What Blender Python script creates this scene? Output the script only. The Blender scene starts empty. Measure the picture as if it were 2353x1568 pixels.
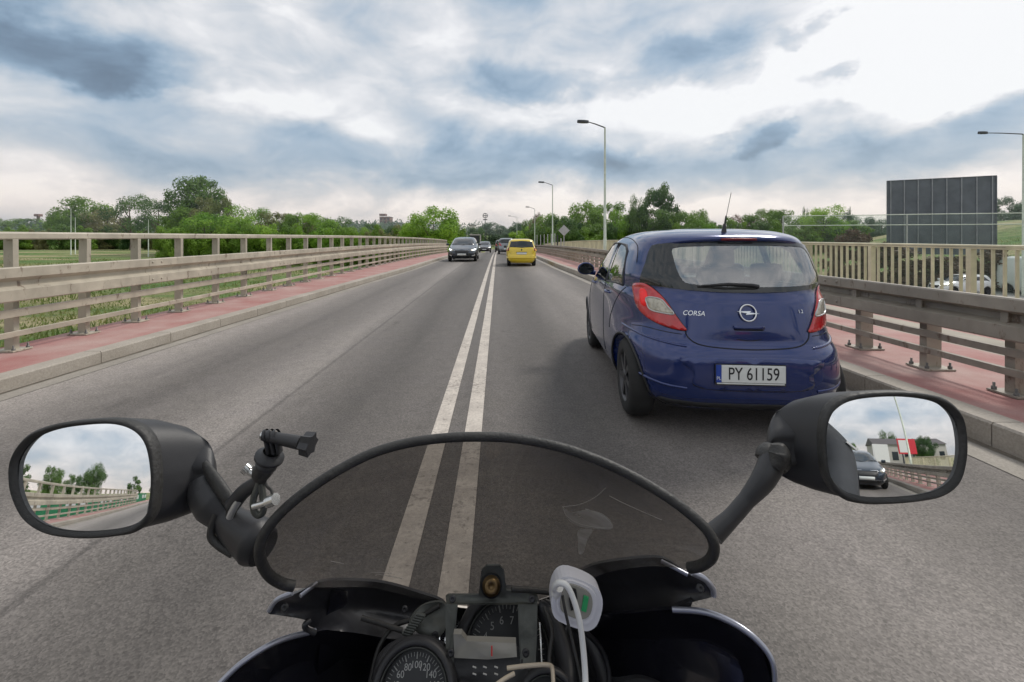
import bpy, bmesh, math, random
import numpy as np
from mathutils import Vector, Matrix
from mathutils.bvhtree import BVHTree
from mathutils.geometry import delaunay_2d_cdt, intersect_point_tri_2d
R = math.radians
PI = math.pi
S = bpy.context.scene
COL = S.collection

# ------------------------------------------------------------------ camera
F, VX, VY, H = 1035.3, 1143.5, 545.0, 1.4          # pixel focal length, vanishing point, eye height
cd = bpy.data.cameras.new('camera'); cam = bpy.data.objects.new('camera', cd); COL.objects.link(cam)
cd.sensor_width = 36; cd.lens = F / 2353 * 36
cd.shift_x = (1176.5 - VX) / 2353; cd.shift_y = -(784 - VY) / 2353
cd.clip_start = 0.02; cd.clip_end = 9000
cam.location = (0, 0, H); cam.rotation_euler = (R(90), 0, 0)
S.camera = cam

def at(x, y, Y):
    return Vector(((x - VX) * Y / F, Y, H - (y - VY) * Y / F))

# ------------------------------------------------------------------ world
W = bpy.data.worlds.new('World'); S.world = W; W.use_nodes = True
SUN_AZ, SUN_EL = R(48), R(48)
def world():
    nt = W.node_tree; N = nt.nodes; L = nt.links
    for n in list(N): N.remove(n)
    out = N.new('ShaderNodeOutputWorld'); bg = N.new('ShaderNodeBackground')
    bg.inputs['Strength'].default_value = 0.1
    L.new(bg.outputs[0], out.inputs[0])
    sky = N.new('ShaderNodeTexSky'); sky.sky_type = 'NISHITA'; sky.sun_disc = False
    sky.sun_elevation = SUN_EL; sky.sun_rotation = SUN_AZ; sky.air_density = 1.2
    tc = N.new('ShaderNodeTexCoord'); sep = N.new('ShaderNodeSeparateXYZ'); L.new(tc.outputs['Generated'], sep.inputs[0])
    def M(op, a, b=None, c=None):
        m = N.new('ShaderNodeMath'); m.operation = op
        for i, v in enumerate((a, b, c)):
            if v is None: continue
            if isinstance(v, (int, float)): m.inputs[i].default_value = v
            else: L.new(v, m.inputs[i])
        return m.outputs[0]
    az = M('ARCTAN2', sep.outputs[0], sep.outputs[1])
    el = M('ARCSINE', sep.outputs[2])
    # cloud layers follow azimuth / elevation, stretched flat near the horizon
    def noise(su, sv, scale, det, rough, off=0.0, dist=0.0):
        cb = N.new('ShaderNodeCombineXYZ')
        L.new(M('MULTIPLY', az, su), cb.inputs[0]); L.new(M('MULTIPLY', el, sv), cb.inputs[1]); cb.inputs[2].default_value = off
        n = N.new('ShaderNodeTexNoise'); n.inputs['Scale'].default_value = scale
        n.inputs['Detail'].default_value = det; n.inputs['Roughness'].default_value = rough
        n.inputs['Distortion'].default_value = dist
        L.new(cb.outputs[0], n.inputs['Vector']); return n.outputs['Fac']
    n1 = noise(1.0, 1.9, 2.6, 10, 0.52, 3.1, 0.15)
    n2 = noise(1.0, 2.0, 6.5, 10, 0.60, 7.7, 0.5)
    w1 = M('MULTIPLY', M('SUBTRACT', noise(1, 1.5, 3.6, 9, 0.58, 11.0), 0.5), 0.36)
    w2 = M('MULTIPLY', M('SUBTRACT', noise(1, 1.5, 3.6, 9, 0.58, 15.0), 0.5), 0.24)
    aw = M('ADD', az, w1); ew = M('ADD', el, w2)
    tot = M('ADD', 0.64, M('MULTIPLY', M('SUBTRACT', n1, 0.5), 0.78))
    tot = M('ADD', tot, M('MULTIPLY', M('SUBTRACT', n2, 0.5), 0.66))
    cb = N.new('ShaderNodeCombineXYZ'); L.new(M('ADD', az, M('MULTIPLY', w1, .35)), cb.inputs[0]); L.new(M('MULTIPLY', M('ADD', el, M('MULTIPLY', w2, .35)), 2.1), cb.inputs[1]); cb.inputs[2].default_value = 4.4
    rn = N.new('ShaderNodeTexNoise'); rn.noise_type = 'RIDGED_MULTIFRACTAL'; rn.normalize = True; rn.inputs['Scale'].default_value = 4.2; rn.inputs['Detail'].default_value = 7; rn.inputs['Roughness'].default_value = .5; rn.inputs['Lacunarity'].default_value = 2.1
    L.new(cb.outputs[0], rn.inputs['Vector'])
    tot = M('ADD', tot, M('MULTIPLY', M('SUBTRACT', 0.42, rn.outputs['Fac']), 0.52))
    def ae(x, y):
        d = Vector(((x - VX), F, (VY - y))).normalized()
        return math.atan2(d.x, d.y), math.asin(d.z)
    blobs = [(130, 95, 330, 88, -.50, 4), (-100, 130, 260, 60, -.15, 3), (340, 170, 120, 28, -.22, 4),
             (520, 60, 120, 60, .06, 2), (520, 228, 520, 34, .20, 2), (1030, 120, 90, 70, .12, 2),
             (700, 120, 260, 60, -.10, 2), (900, 362, 620, 66, -.28, 4), (1500, 400, 560, 46, -.22, 4),
             (1000, 395, 260, 20, -.06, 2), (250, 330, 180, 36, -.05, 2),
             (1260, 178, 110, 42, -.34, 4), (1590, 125, 130, 46, -.34, 4), (1400, 85, 260, 60, -.16, 2),
             (2220, 60, 400, 170, .80, 5), (1820, 60, 90, 60, .1, 2), (1640, 240, 230, 48, .26, 2),
             (1400, 262, 110, 50, .16, 2), (1885, 165, 70, 18, -.40, 4), (1840, 70, 55, 26, -.40, 4), (1650, 180, 60, 22, -.15, 3),
             (1722, 322, 52, 34, -.36, 7), (1610, 320, 50, 16, -.20, 4),
             (2180, 315, 330, 66, -.34, 4), (2330, 230, 110, 40, -.20, 3), (1900, 250, 120, 20, -.20, 3), (2100, 400, 240, 30, -.08, 2),
             (1176, 492, 1500, 22, .16, 2), (220, 425, 380, 34, .08, 2)]
    for (x, y, wx, wy, amp, pw) in blobs:
        a0, e0 = ae(x, y); a1 = abs(ae(x + wx, y)[0] - ae(x - wx, y)[0]) / 2; e1 = abs(ae(x, y + wy)[1] - ae(x, y - wy)[1]) / 2
        du = M('DIVIDE', M('SUBTRACT', aw, a0), a1); dv = M('DIVIDE', M('SUBTRACT', ew, e0), e1)
        r2 = M('ADD', M('MULTIPLY', du, du), M('MULTIPLY', dv, dv))
        g = M('DIVIDE', amp, M('ADD', 1.0, M('POWER', r2, pw / 2)))
        tot = M('ADD', tot, g)
    cr = N.new('ShaderNodeValToRGB'); L.new(tot, cr.inputs[0]); e = cr.color_ramp
    e.interpolation = 'B_SPLINE'
    st = [(0.0, (.12, .165, .225)), (.20, (.17, .24, .33)), (.36, (.25, .355, .48)), (.50, (.36, .48, .61)), (.64, (.51, .59, .68)), (.78, (.70, .73, .77)), (.90, (.88, .88, .90)), (1.0, (1.05, 1.05, 1.05))]
    e.elements[0].position = 0; e.elements[0].color = (*st[0][1], 1); e.elements[1].position = 1; e.elements[1].color = (*st[-1][1], 1)
    for p, c in st[1:-1]:
        k = e.elements.new(p); k.color = (*c, 1)
    # warm light low on the horizon
    low = N.new('ShaderNodeMapRange'); low.inputs[1].default_value = 0.0; low.inputs[2].default_value = R(11); low.inputs[3].default_value = 1; low.inputs[4].default_value = 0
    L.new(el, low.inputs[0])
    warm = N.new('ShaderNodeMix'); warm.data_type = 'RGBA'; warm.blend_type = 'MULTIPLY'
    L.new(low.outputs[0], warm.inputs[0]); L.new(cr.outputs[0], warm.inputs[6]); warm.inputs[7].default_value = (1.10, .955, .86, 1)
    sc = N.new('ShaderNodeVectorMath'); sc.operation = 'SCALE'; sc.inputs[3].default_value = 9.6
    L.new(warm.outputs[2], sc.inputs[0])
    # clear sky shows where the cloud deck thins to mid tones on the right
    mx = N.new('ShaderNodeMix'); mx.data_type = 'RGBA'; mx.inputs[0].default_value = 0.10
    L.new(sc.outputs[0], mx.inputs[6]); L.new(sky.outputs[0], mx.inputs[7])
    # below the horizon: dull ground tone
    below = N.new('ShaderNodeMapRange'); below.inputs[1].default_value = -.03; below.inputs[2].default_value = -.005
    L.new(sep.outputs[2], below.inputs[0])
    gm = N.new('ShaderNodeMix'); gm.data_type = 'RGBA'; L.new(below.outputs[0], gm.inputs[0])
    gm.inputs[6].default_value = (1.9, 1.8, 1.55, 1); L.new(mx.outputs[2], gm.inputs[7])
    L.new(gm.outputs[2], bg.inputs[0])
world()
sl = bpy.data.lights.new('sun', 'SUN'); sl.energy = 2.2; sl.angle = R(12); sl.color = (1, .95, .88)
so = bpy.data.objects.new('sun', sl); COL.objects.link(so)
sd = Vector((math.sin(SUN_AZ) * math.cos(SUN_EL), math.cos(SUN_AZ) * math.cos(SUN_EL), math.sin(SUN_EL)))
so.rotation_euler = sd.to_track_quat('Z', 'Y').to_euler(); so.location = (20, 20, 40)
S.view_settings.view_transform = 'Standard'; S.view_settings.look = 'None'
S.view_settings.exposure = 0.05; S.view_settings.gamma = 1
S.render.engine = 'CYCLES'
S.cycles.transparent_max_bounces = 24; S.cycles.max_bounces = 8; S.cycles.glossy_bounces = 5

# ------------------------------------------------------------------ materials
MATS = {}
def mat(name, col, rough=.6, metal=0.0, var=.12, vscale=8.0, bump=0.0, bscale=60.0, coat=0.0, spec=.5, detail=6):
    if name in MATS: return MATS[name]
    m = bpy.data.materials.new(name); m.use_nodes = True; nt = m.node_tree; N = nt.nodes; L = nt.links
    b = N['Principled BSDF']; b.inputs['Roughness'].default_value = rough; b.inputs['Metallic'].default_value = metal
    b.inputs['Coat Weight'].default_value = coat; b.inputs['Coat Roughness'].default_value = .04
    b.inputs['Specular IOR Level'].default_value = spec
    tc = N.new('ShaderNodeTexCoord'); n = N.new('ShaderNodeTexNoise'); n.inputs['Scale'].default_value = vscale; n.inputs['Detail'].default_value = detail
    L.new(tc.outputs['Object'], n.inputs['Vector'])
    mr = N.new('ShaderNodeMapRange'); mr.inputs[1].default_value = .3; mr.inputs[2].default_value = .7
    mr.inputs[3].default_value = 1 - var; mr.inputs[4].default_value = 1 + var; L.new(n.outputs['Fac'], mr.inputs[0])
    sc = N.new('ShaderNodeVectorMath'); sc.operation = 'SCALE'; sc.inputs[0].default_value = col[:3]; L.new(mr.outputs[0], sc.inputs[3])
    L.new(sc.outputs[0], b.inputs['Base Color'])
    if bump > 0:
        n2 = N.new('ShaderNodeTexNoise'); n2.inputs['Scale'].default_value = bscale; n2.inputs['Detail'].default_value = 4
        L.new(tc.outputs['Object'], n2.inputs['Vector'])
        bp = N.new('ShaderNodeBump'); bp.inputs['Strength'].default_value = bump; bp.inputs['Distance'].default_value = .004
        L.new(n2.outputs['Fac'], bp.inputs['Height']); L.new(bp.outputs[0], b.inputs['Normal'])
    MATS[name] = m; return m

def rusty(name, amount=.62, streak=(1, 1, .35)):
    m = MATS[name]; nt = m.node_tree; N = nt.nodes; L = nt.links; b = N['Principled BSDF']; src = b.inputs['Base Color'].links[0].from_socket
    tc = N.new('ShaderNodeTexCoord'); g = N.new('ShaderNodeNewGeometry'); mp = N.new('ShaderNodeMapping'); mp.inputs['Scale'].default_value = streak; L.new(g.outputs['Position'], mp.inputs[0])
    n = N.new('ShaderNodeTexNoise'); n.inputs['Scale'].default_value = 9; n.inputs['Detail'].default_value = 9; n.inputs['Roughness'].default_value = .72; L.new(mp.outputs[0], n.inputs['Vector'])
    mr = N.new('ShaderNodeMapRange'); mr.inputs[1].default_value = amount; mr.inputs[2].default_value = amount + .07; mr.inputs[4].default_value = .75; L.new(n.outputs['Fac'], mr.inputs[0])
    mx = N.new('ShaderNodeMix'); mx.data_type = 'RGBA'; L.new(mr.outputs[0], mx.inputs[0]); L.new(src, mx.inputs[6]); mx.inputs[7].default_value = (.12, .07, .045, 1)
    n2 = N.new('ShaderNodeTexNoise'); n2.inputs['Scale'].default_value = 1.3; n2.inputs['Detail'].default_value = 8; L.new(g.outputs['Position'], n2.inputs['Vector'])
    m2 = N.new('ShaderNodeMapRange'); m2.inputs[1].default_value = .3; m2.inputs[2].default_value = .7; m2.inputs[3].default_value = .78; m2.inputs[4].default_value = 1.15; L.new(n2.outputs['Fac'], m2.inputs[0])
    sc = N.new('ShaderNodeVectorMath'); sc.operation = 'SCALE'; L.new(mx.outputs[2], sc.inputs[0]); L.new(m2.outputs[0], sc.inputs[3]); L.new(sc.outputs[0], b.inputs['Base Color'])
def glow(name, col, e):
    m = mat(name, col, .3); m.node_tree.nodes['Principled BSDF'].inputs['Emission Color'].default_value = (*col, 1)
    m.node_tree.nodes['Principled BSDF'].inputs['Emission Strength'].default_value = e; return m

def glass(name, tint, gloss=.08, rough=.02, haze=0.0, hazecol=(.5, .5, .5), fres=True):
    if name in MATS: return MATS[name]
    m = bpy.data.materials.new(name); m.use_nodes = True; nt = m.node_tree; N = nt.nodes; L = nt.links
    for n in list(N): N.remove(n)
    o = N.new('ShaderNodeOutputMaterial'); t = N.new('ShaderNodeBsdfTransparent'); t.inputs[0].default_value = (*tint, 1)
    g = N.new('ShaderNodeBsdfGlossy'); g.inputs['Roughness'].default_value = rough
    mx = N.new('ShaderNodeMixShader')
    src = t.outputs[0]
    if haze > 0:
        d = N.new('ShaderNodeBsdfDiffuse'); d.inputs[0].default_value = (*hazecol, 1)
        tc = N.new('ShaderNodeTexCoord'); nz = N.new('ShaderNodeTexNoise'); nz.inputs['Scale'].default_value = 14; nz.inputs['Detail'].default_value = 9
        mp = N.new('ShaderNodeMapping'); mp.inputs['Scale'].default_value = (1, 1, 3); L.new(tc.outputs['Object'], mp.inputs[0]); L.new(mp.outputs[0], nz.inputs['Vector'])
        mr = N.new('ShaderNodeMapRange'); mr.inputs[1].default_value = .3; mr.inputs[2].default_value = .75; mr.inputs[3].default_value = haze * .35; mr.inputs[4].default_value = haze * 1.6
        L.new(nz.outputs['Fac'], mr.inputs[0])
        m2 = N.new('ShaderNodeMixShader'); L.new(mr.outputs[0], m2.inputs[0]); L.new(t.outputs[0], m2.inputs[1]); L.new(d.outputs[0], m2.inputs[2]); src = m2.outputs[0]
    if fres:
        fr = N.new('ShaderNodeLayerWeight'); fr.inputs[0].default_value = .5
        pw = N.new('ShaderNodeMath'); pw.operation = 'POWER'; pw.inputs[1].default_value = 5; L.new(fr.outputs['Facing'], pw.inputs[0])
        ad = N.new('ShaderNodeMath'); ad.operation = 'MULTIPLY_ADD'; ad.inputs[1].default_value = .9; ad.inputs[2].default_value = gloss + .04; ad.use_clamp = True; L.new(pw.outputs[0], ad.inputs[0]); L.new(ad.outputs[0], mx.inputs[0])
    else: mx.inputs[0].default_value = gloss
    L.new(src, mx.inputs[1]); L.new(g.outputs[0], mx.inputs[2]); L.new(mx.outputs[0], o.inputs[0])
    MATS[name] = m; return m

# ------------------------------------------------------------------ mesh helpers
class MB:
    def __init__(s): s.v = []; s.f = []; s.sm = []
    def add(s, vs, fs, smooth=False):
        o = len(s.v); s.v += [tuple(v) for v in vs]; s.f += [tuple(i + o for i in f) for f in fs]; s.sm += [smooth] * len(fs); return s
    def box(s, c, d, rz=0, rot=None):
        hx, hy, hz = d[0] / 2, d[1] / 2, d[2] / 2
        m = rot if rot is not None else Matrix.Rotation(rz, 3, 'Z')
        vs = [m @ Vector((x, y, z)) + Vector(c) for x in (-hx, hx) for y in (-hy, hy) for z in (-hz, hz)]
        return s.add(vs, [(0, 1, 3, 2), (4, 6, 7, 5), (0, 4, 5, 1), (2, 3, 7, 6), (0, 2, 6, 4), (1, 5, 7, 3)])
    def tube(s, pts, r, n=10, cap=True, flat=1.0):
        pts = [Vector(p) for p in pts]; k = len(pts); rs = r if isinstance(r, (list, tuple)) else [r] * k
        up = None; rings = []
        for i, p in enumerate(pts):
            t = (pts[min(i + 1, k - 1)] - pts[max(i - 1, 0)])
            if t.length < 1e-9: t = Vector((0, 0, 1))
            t.normalize()
            if up is None: up = Vector((0, 0, 1)) if abs(t.z) < .9 else Vector((0, 1, 0))
            a = (up - t * up.dot(t))
            if a.length < 1e-6: a = t.orthogonal()
            a.normalize(); b = t.cross(a); up = a
            rings.append([p + (a * math.cos(2 * PI * j / n) + b * math.sin(2 * PI * j / n) * flat) * rs[i] for j in range(n)])
        vs = [v for rg in rings for v in rg]
        fs = [(i * n + j, i * n + (j + 1) % n, (i + 1) * n + (j + 1) % n, (i + 1) * n + j) for i in range(k - 1) for j in range(n)]
        s.add(vs, fs, True)
        if cap: s.add(rings[0], [tuple(range(n))[::-1]]); s.add(rings[-1], [tuple(range(n))])
        return s
    def lathe(s, prof, c, axis, n=32):
        q = Vector(axis).normalized().to_track_quat('Z', 'Y').to_matrix(); c = Vector(c)
        vs = [c + q @ Vector((r * math.cos(2 * PI * j / n), r * math.sin(2 * PI * j / n), h)) for (r, h) in prof for j in range(n)]
        fs = [(i * n + j, i * n + (j + 1) % n, (i + 1) * n + (j + 1) % n, (i + 1) * n + j) for i in range(len(prof) - 1) for j in range(n)]
        return s.add(vs, fs, True)
    def extrude_y(s, prof, ys, xf=lambda y: 0.0, zf=lambda y: 0.0, closed=True, caps=True):
        n = len(prof); vs = [(x + xf(y), y, z + zf(y)) for y in ys for (x, z) in prof]
        m = n if closed else n - 1
        fs = [(i * n + j, i * n + (j + 1) % n, (i + 1) * n + (j + 1) % n, (i + 1) * n + j) for i in range(len(ys) - 1) for j in range(m)]
        s.add(vs, fs)
        if caps and closed: s.add(vs[:n], [tuple(range(n))[::-1]]); s.add(vs[-n:], [tuple(range(n))])
        return s
    def build(s, name, m, parent=None, bevel=0.0, sharp=None):
        me = bpy.data.meshes.new(name); me.from_pydata(s.v, [], s.f)
        bm = bmesh.new(); bm.from_mesh(me)
        bm.faces.ensure_lookup_table()
        for f, q in zip(bm.faces, s.sm): f.smooth = q
        bmesh.ops.recalc_face_normals(bm, faces=bm.faces); bm.to_mesh(me); bm.free(); me.update()
        o = bpy.data.objects.new(name, me); COL.objects.link(o)
        if m is not None: me.materials.append(m)
        if parent is not None: o.parent = parent
        if bevel > 0:
            b = o.modifiers.new('bevel', 'BEVEL'); b.width = bevel; b.segments = 2; b.limit_method = 'ANGLE'; b.harden_normals = False
        return o

def tag(o, label=None, cat=None, group=None, kind=None):
    if label: o['label'] = label
    if cat: o['category'] = cat
    if group: o['group'] = group
    if kind: o['kind'] = kind
    return o
def empty(name, loc=(0, 0, 0), rz=0, label=None, cat=None, group=None):
    o = bpy.data.objects.new(name, None); COL.objects.link(o); o.location = loc; o.rotation_euler = (0, 0, rz); o.empty_display_size = .1
    return tag(o, label, cat, group)
def struct(o): o['kind'] = 'structure'; return o
def copy_tree(o, parent=None):
    c = o.copy(); COL.objects.link(c); c.parent = parent
    for ch in [q for q in bpy.data.objects if q.parent == o]: copy_tree(ch, c)
    return c

def crom(P, n=8, closed=False):
    P = [Vector(p) for p in P]; out = []; k = len(P)
    for i in range(k if closed else k - 1):
        g = lambda j: P[j % k] if closed else P[max(0, min(k - 1, j))]
        a, b, c, d = g(i - 1), g(i), g(i + 1), g(i + 2)
        for t in [j / n for j in range(n)]:
            out.append(.5 * ((2 * b) + (c - a) * t + (2 * a - 5 * b + 4 * c - d) * t * t + (3 * b - a - 3 * c + d) * t ** 3))
    if not closed: out.append(P[-1])
    return out

def cdt(outline, step):
    """triangulate a 2D outline with interior grid points; returns pts, tris, number of outline points"""
    o2 = [Vector((p[0], p[1])) for p in outline]; n = len(o2)
    xs = [p.x for p in o2]; ys = [p.y for p in o2]
    def inside(q):
        c = False; j = n - 1
        for i in range(n):
            if (o2[i].y > q[1]) != (o2[j].y > q[1]) and q[0] < (o2[j].x - o2[i].x) * (q[1] - o2[i].y) / (o2[j].y - o2[i].y) + o2[i].x: c = not c
            j = i
        return c
    pts = list(o2); x = min(xs) + step / 2; row = 0
    def near(q): return min((q - p).length_squared for p in o2) < (step * .35) ** 2
    while x < max(xs):
        y = min(ys) + step / 2 + (step / 2 if row % 2 else 0)
        while y < max(ys):
            q = Vector((x, y))
            if inside(q) and not near(q): pts.append(q)
            y += step
        x += step; row += 1
    r = delaunay_2d_cdt(pts, [], [list(range(n))], 1, 1e-7)
    return r[0], r[2], inside

def bound_edges(tris):
    e = {}
    for t in tris:
        for i in range(len(t)):
            a, b = t[i], t[(i + 1) % len(t)]
            e[(a, b)] = 1
    return [(a, b) for (a, b) in e if (b, a) not in e]

def sheet3(pts3, tris, thickdir, mb, smooth=True):
    """front sheet, back sheet moved by thickdir(p), and a skirt"""
    n = len(pts3); back = [p + thickdir(i) for i, p in enumerate(pts3)]
    mb.add(list(pts3) + back, [tuple(t) for t in tris] + [tuple(i + n for i in t[::-1]) for t in tris], smooth)
    for a, b in bound_edges(tris): mb.add([pts3[a], pts3[b], back[b], back[a]], [(0, 1, 2, 3)])
    return mb

# ------------------------------------------------------------------ the road's long profile
def zr(y):
    if y < 12: return 0.0
    if y < 112: return max(-3.0, -.0003 * (y - 12) ** 2)
    return -3.0
def YS(a, b, st=2.0):
    n = max(2, int((b - a) / st) + 1); return [a + (b - a) * i / (n - 1) for i in range(n)]
XL = lambda y: -max(3.75, 4.62 - .045 * max(y, -2))
XR = lambda y: max(2.78, 3.37 - .0285 * max(y, -2))
YB, YE = -45.0, 400.0

def m_asphalt():
    m = bpy.data.materials.new('asphalt'); m.use_nodes = True; nt = m.node_tree; N = nt.nodes; L = nt.links; b = N['Principled BSDF']
    tc = N.new('ShaderNodeTexCoord'); sep = N.new('ShaderNodeSeparateXYZ'); L.new(tc.outputs['Object'], sep.inputs[0])
    def noise(sc, det=6, rough=.55, vec=None, scl=None):
        n = N.new('ShaderNodeTexNoise'); n.inputs['Scale'].default_value = sc; n.inputs['Detail'].default_value = det; n.inputs['Roughness'].default_value = rough
        if scl:
            mp = N.new('ShaderNodeMapping'); mp.inputs['Scale'].default_value = scl; L.new(tc.outputs['Object'], mp.inputs[0]); L.new(mp.outputs[0], n.inputs['Vector'])
        else: L.new(tc.outputs['Object'], n.inputs['Vector'])
        return n.outputs['Fac']
    def MR(v, a, b_, c, d):
        r = N.new('ShaderNodeMapRange'); L.new(v, r.inputs[0])
        for i, q in enumerate((a, b_, c, d)): r.inputs[i + 1].default_value = q
        return r.outputs[0]
    def M(op, a, b_=None):
        q = N.new('ShaderNodeMath'); q.operation = op
        for i, v in enumerate((a, b_)):
            if v is None: continue
            if isinstance(v, (int, float)): q.inputs[i].default_value = v
            else: L.new(v, q.inputs[i])
        return q.outputs[0]
    wob = M('MULTIPLY', M('SUBTRACT', noise(1.0, 4, .6, scl=(1, .25, 1)), .5), .5)
    x = M('ADD', sep.outputs[0], wob)
    cr = N.new('ShaderNodeValToRGB'); L.new(MR(x, -5, 5, 0, 1), cr.inputs[0]); e = cr.color_ramp
    # worn bands across the carriageway (x from -5 m to 5 m)
    st = [(0.03, .62), (.10, .52), (.15, .36), (.20, .24), (.25, .33), (.30, .42), (.33, .27), (.385, .17), (.42, .21), (.455, .235), (.50, .26), (.535, .19), (.565, .18), (.61, .29), (.68, .40), (.73, .28), (.78, .25), (.83, .38), (.86, .50)]
    e.elements[0].position = st[0][0]; e.elements[0].color = (st[0][1],) * 3 + (1,)
    e.elements[1].position = st[-1][0]; e.elements[1].color = (st[-1][1],) * 3 + (1,)
    for p, c in st[1:-1]: k = e.elements.new(p); k.color = (c, c, c, 1)
    v = M('MULTIPLY', cr.outputs[0], .50)
    big = MR(noise(1.1, 6, .6, scl=(1, .08, 1)), .3, .7, .84, 1.18)
    mid = MR(noise(7, 6, .65), .3, .7, .90, 1.10)
    vor = N.new('ShaderNodeTexVoronoi'); vor.inputs['Scale'].default_value = 130; L.new(tc.outputs['Object'], vor.inputs['Vector'])
    sepc = N.new('ShaderNodeSeparateColor'); L.new(vor.outputs['Color'], sepc.inputs[0])
    ag = MR(sepc.outputs[0], 0, 1, .74, 1.30)
    fine = MR(noise(55, 5, .75), .3, .7, .78, 1.22)
    v = M('MULTIPLY', M('MULTIPLY', v, big), M('MULTIPLY', mid, M('MULTIPLY', ag, fine)))
    stain = noise(2.6, 7, .68, scl=(1, .45, 1)); v = M('MULTIPLY', v, MR(stain, .60, .72, 1.0, .72))
    crack = N.new('ShaderNodeTexVoronoi'); crack.feature = 'DISTANCE_TO_EDGE'; crack.inputs['Scale'].default_value = .55
    cw = N.new('ShaderNodeVectorMath'); cw.operation = 'ADD'; nzc = N.new('ShaderNodeTexNoise'); nzc.inputs['Scale'].default_value = 2.5; nzc.inputs['Detail'].default_value = 8; L.new(tc.outputs['Object'], nzc.inputs['Vector'])
    L.new(tc.outputs['Object'], cw.inputs[0]); L.new(nzc.outputs['Color'], cw.inputs[1]); L.new(cw.outputs[0], crack.inputs['Vector'])
    ck_ = M('MAXIMUM', MR(crack.outputs['Distance'], .002, .007, .86, 1.0), MR(noise(.35, 3), .48, .56, .0, 1.0)); v = M('MULTIPLY', v, ck_)
    # paving seam
    seam = M('ABSOLUTE', M('ADD', M('ADD', sep.outputs[0], 1.84), M('MULTIPLY', wob, .06)))
    sm = MR(M('ADD', seam, M('MULTIPLY', noise(3.5, 6, .7), .03)), .022, .045, .68, 1.0); v = M('MULTIPLY', v, sm)
    col = N.new('ShaderNodeMix'); col.data_type = 'RGBA'; L.new(noise(2.2, 4), col.inputs[0])
    col.inputs[6].default_value = (1.0, .905, .80, 1); col.inputs[7].default_value = (1.0, .90, .85, 1)
    sc = N.new('ShaderNodeVectorMath'); sc.operation = 'SCALE'; L.new(col.outputs[2], sc.inputs[0]); L.new(v, sc.inputs[3])
    L.new(sc.outputs[0], b.inputs['Base Color']); b.inputs['Roughness'].default_value = .72; b.inputs['Specular IOR Level'].default_value = .35
    bp = N.new('ShaderNodeBump'); bp.inputs['Strength'].default_value = .3; bp.inputs['Distance'].default_value = .004
    L.new(M('ADD', vor.outputs['Distance'], noise(40, 4)), bp.inputs['Height']); L.new(bp.outputs[0], b.inputs['Normal'])
    MATS['asphalt'] = m; return m
m_asphalt()

def m_band(name, base, alt, sc1=3, wearcol=(.9, .9, .9), dirt=.5, rough=.8, bump=.4, speck=90):
    m = bpy.data.materials.new(name); m.use_nodes = True; nt = m.node_tree; N = nt.nodes; L = nt.links; b = N['Principled BSDF']
    tc = N.new('ShaderNodeTexCoord')
    def noise(s, d=6, r=.6):
        n = N.new('ShaderNodeTexNoise'); n.inputs['Scale'].default_value = s; n.inputs['Detail'].default_value = d; n.inputs['Roughness'].default_value = r; L.new(tc.outputs['Object'], n.inputs['Vector']); return n.outputs['Fac']
    mr = N.new('ShaderNodeMapRange'); mr.inputs[1].default_value = .35; mr.inputs[2].default_value = .68; L.new(noise(sc1, 8, .65), mr.inputs[0])
    mx = N.new('ShaderNodeMix'); mx.data_type = 'RGBA'; L.new(mr.outputs[0], mx.inputs[0]); mx.inputs[6].default_value = (*base, 1); mx.inputs[7].default_value = (*alt, 1)
    m2 = N.new('ShaderNodeMapRange'); m2.inputs[1].default_value = .25; m2.inputs[2].default_value = .75; m2.inputs[3].default_value = 1 - dirt * .5; m2.inputs[4].default_value = 1 + dirt * .4; L.new(noise(speck, 4, .7), m2.inputs[0])
    sc = N.new('ShaderNodeVectorMath'); sc.operation = 'SCALE'; L.new(mx.outputs[2], sc.inputs[0]); L.new(m2.outputs[0], sc.inputs[3])
    L.new(sc.outputs[0], b.inputs['Base Color']); b.inputs['Roughness'].default_value = rough
    bp = N.new('ShaderNodeBump'); bp.inputs['Strength'].default_value = bump; bp.inputs['Distance'].default_value = .004; L.new(noise(speck, 5, .7), bp.inputs['Height']); L.new(bp.outputs[0], b.inputs['Normal'])
    MATS[name] = m; return m
m_band('red_surface', (.345, .15, .135), (.43, .29, .26), 1.3, dirt=.45)
m_band('kerb_stone', (.40, .36, .31), (.30, .265, .22), 2.0, dirt=.5, speck=60)
m_band('gutter', (.33, .30, .26), (.24, .22, .19), 2.0, dirt=.6, speck=70)
m_band('strip_paving', (.38, .34, .28), (.30, .27, .22), 2.0, dirt=.4)
m_band('line_paint', (.62, .56, .49), (.46, .41, .36), 5.0, dirt=.5, rough=.7, speck=50)
def worn(name, thr=.56):
    m = MATS[name]; nt = m.node_tree; N = nt.nodes; L = nt.links; b = N['Principled BSDF']; tc = N.new('ShaderNodeTexCoord')
    n = N.new('ShaderNodeTexNoise'); n.inputs['Scale'].default_value = 28; n.inputs['Detail'].default_value = 8; n.inputs['Roughness'].default_value = .75; L.new(tc.outputs['Object'], n.inputs['Vector'])
    n2 = N.new('ShaderNodeTexNoise'); n2.inputs['Scale'].default_value = 1.6; n2.inputs['Detail'].default_value = 5; L.new(tc.outputs['Object'], n2.inputs['Vector'])
    a = N.new('ShaderNodeMath'); a.operation = 'MULTIPLY_ADD'; a.inputs[1].default_value = .35; L.new(n2.outputs['Fac'], a.inputs[0]); L.new(n.outputs['Fac'], a.inputs[2])
    mr = N.new('ShaderNodeMapRange'); mr.inputs[1].default_value = thr + .17; mr.inputs[2].default_value = thr + .22; mr.inputs[3].default_value = .90; mr.inputs[4].default_value = .58; L.new(a.outputs[0], mr.inputs[0]); L.new(mr.outputs[0], b.inputs['Alpha'])
worn('line_paint')
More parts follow.
